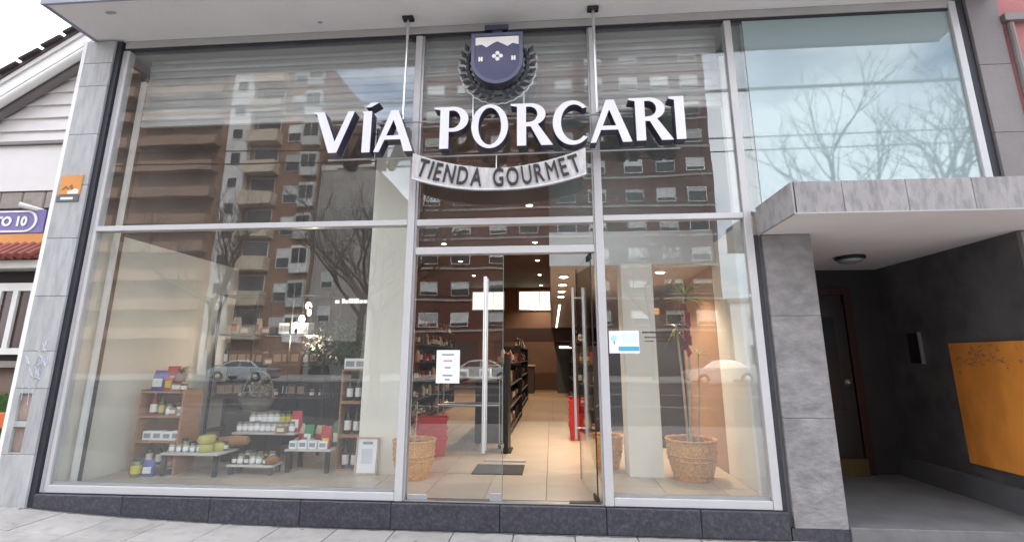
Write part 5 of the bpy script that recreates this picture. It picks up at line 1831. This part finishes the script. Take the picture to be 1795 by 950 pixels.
def gondola(label, x0, x1, y0, y1, h_, side, short):
    t = thing('shelf_unit', label, 'shelving', ((x0 + x1) / 2, (y0 + y1) / 2, FZ), 0, 'aisle shelving')
    back = x1 if side < 0 else x0
    part('back_panel', B(back - (.02 if side < 0 else 0), back + (0 if side < 0 else .02), y0, y1, FZ + .001, FZ + h_), C('gondola_dark', (0.035, 0.03, 0.03)), t)
    n = int(h_ / .38)
    xa, xb = (x0, x1 - .021) if side < 0 else (x0 + .021, x1)
    for k in range(n + 1):
        z = FZ + .08 + k * .38
        part('shelf', B(xa, xb, y0, y1, z, z + .02), C('gondola_shelf', (0.06, 0.05, 0.045)), t)
        y = y0 + .1
        idx = 0
        while y < y1 - .1 and k < n + 1:
            p = random.choice((BX_dark, BX_brown, BO_wine, BX_red, J_red, BG_cream, BO_oil, BX_dark, BO_wine))
            nm = {'food_box': 'carton', 'wine_bottle': 'wine bottle', 'jar': 'jar', 'food_bag': 'cream bag', 'bottle': 'oil bottle'}[p.name.split('.')[0]]
            colr = {BX_dark: 'dark ', BX_brown: 'brown ', BX_red: 'red '}.get(p, '')
            put(p, (xa + .12) if side < 0 else (xb - .12), y, z + .021, '%s%s, %s from the door on shelf %s of the %s' % (colr, nm, ORD[idx], ('one', 'two', 'three', 'four', 'five', 'six')[k], short), 'goods on the aisle shelving', 1.0, side * PI / 2 * -1)
            y += random.uniform(.2, .34)
            idx += 1
    for y in (y0, y1 - .02):
        part('end_panel', B(xa, xb, y - .021 if y == y0 else y + .021, y - .001 if y == y0 else y + .041, FZ + .001, FZ + h_), C('gondola_dark', (0.035, 0.03, 0.03)), t)
    return t


gondola('tall dark wall shelving at the right of the aisle', 1.55, 2.05, 3.1, 6.5, 2.0, -1, 'right wall shelving')
gondola('dark island shelving right of the aisle with cartons', .44, .95, 4.6, 8.6, 1.55, -1, 'right island shelving')
gondola('low dark counter shelving left of the aisle', -1.25, -.72, 3.3, 7.2, 1.15, 1, 'low counter shelving')
gondola('far dark shelving on the left', -3.3, -2.8, 5.2, 9.5, 1.9, 1, 'far left shelving')
gondola('rear dark shelving at the right', .7, 1.1, 9.2, 13.0, 1.9, -1, 'rear right shelving')
gondola('rear dark shelving on the left', -1.3, -.8, 8.0, 12.0, 1.6, 1, 'rear left shelving')
# back of the shop: dark bulkhead over a service doorway
rd_ = thing('back_counter', 'dark counter and doorway at the far end of the aisle', 'counter', (-.4, 15.5, FZ))
part('hood', B(-2.6, 2.0, 14.6, 15.2, 2.2, 2.71), C('hood_dark', (0.045, 0.022, 0.018)), rd_)
part('counter', B(-2.6, -.7, 14.8, 15.4, FZ + .001, 1.25), C('counter_dark', (0.05, 0.035, 0.03)), rd_)
part('counter_top', B(-2.65, -.65, 14.75, 15.45, 1.251, 1.3), WOOD_P, rd_)
part('fridge', B(.2, 1.0, 15.0, 15.6, FZ + .001, 2.1), C('fridge_dark', (0.06, 0.07, 0.075), .2), rd_)
part('fridge_light', B(.3, .9, 14.98, 14.999, 1.95, 2.02), STRIP_ON, rd_)
# leaning white cart frame seen through the closed leaf
ct = thing('trolley', 'tubular pale metal trolley frame behind the closed door leaf', 'trolley', (-1.25, 3.0, FZ))
tb = MB()
z1, z2 = .62, 1.02
for z in (z1, z2):
    tb.tube([(-.5, -.2, z), (.45, -.2, z)], .013, 7).tube([(-.5, .2, z), (.45, .2, z)], .013, 7)
for (x, y) in ((-.5, -.2), (.45, -.2), (-.5, .2), (.45, .2)):
    tb.tube([(x, y, .06), (x, y, z2)], .013, 7)
part('frame', tb, STEEL, ct, True, local=True)
for z in (z1, z2):
    part('tray', B(-.49, .44, -.19, .19, z - .03, z - .014), C('tray', (0.05, 0.045, 0.045)), ct, local=True)
for (x, y) in ((-.5, -.2), (.45, -.2), (-.5, .2), (.45, .2)):
    wv = MB().lathe([(.025, -.012), (.03, 0), (.025, .012)], 12)
    wv.v = [(x + p[0], y + p[2], .031 + p[1]) for p in wv.v]
    part('wheel', wv, RUBBER, ct, True, local=True)
put(BX_white, -1.4, 3.0, FZ + 1.007, 'white box on the trolley top, left one', None, 1.2)
put(BX_white, -1.05, 3.0, FZ + 1.007, 'white box on the trolley top, right one', None, 1.3)

# the patterns the goods were copied from are not part of the shop
for p in PROTOS:
    for ch in list(p.children):
        bpy.data.objects.remove(ch)
    bpy.data.objects.remove(p)
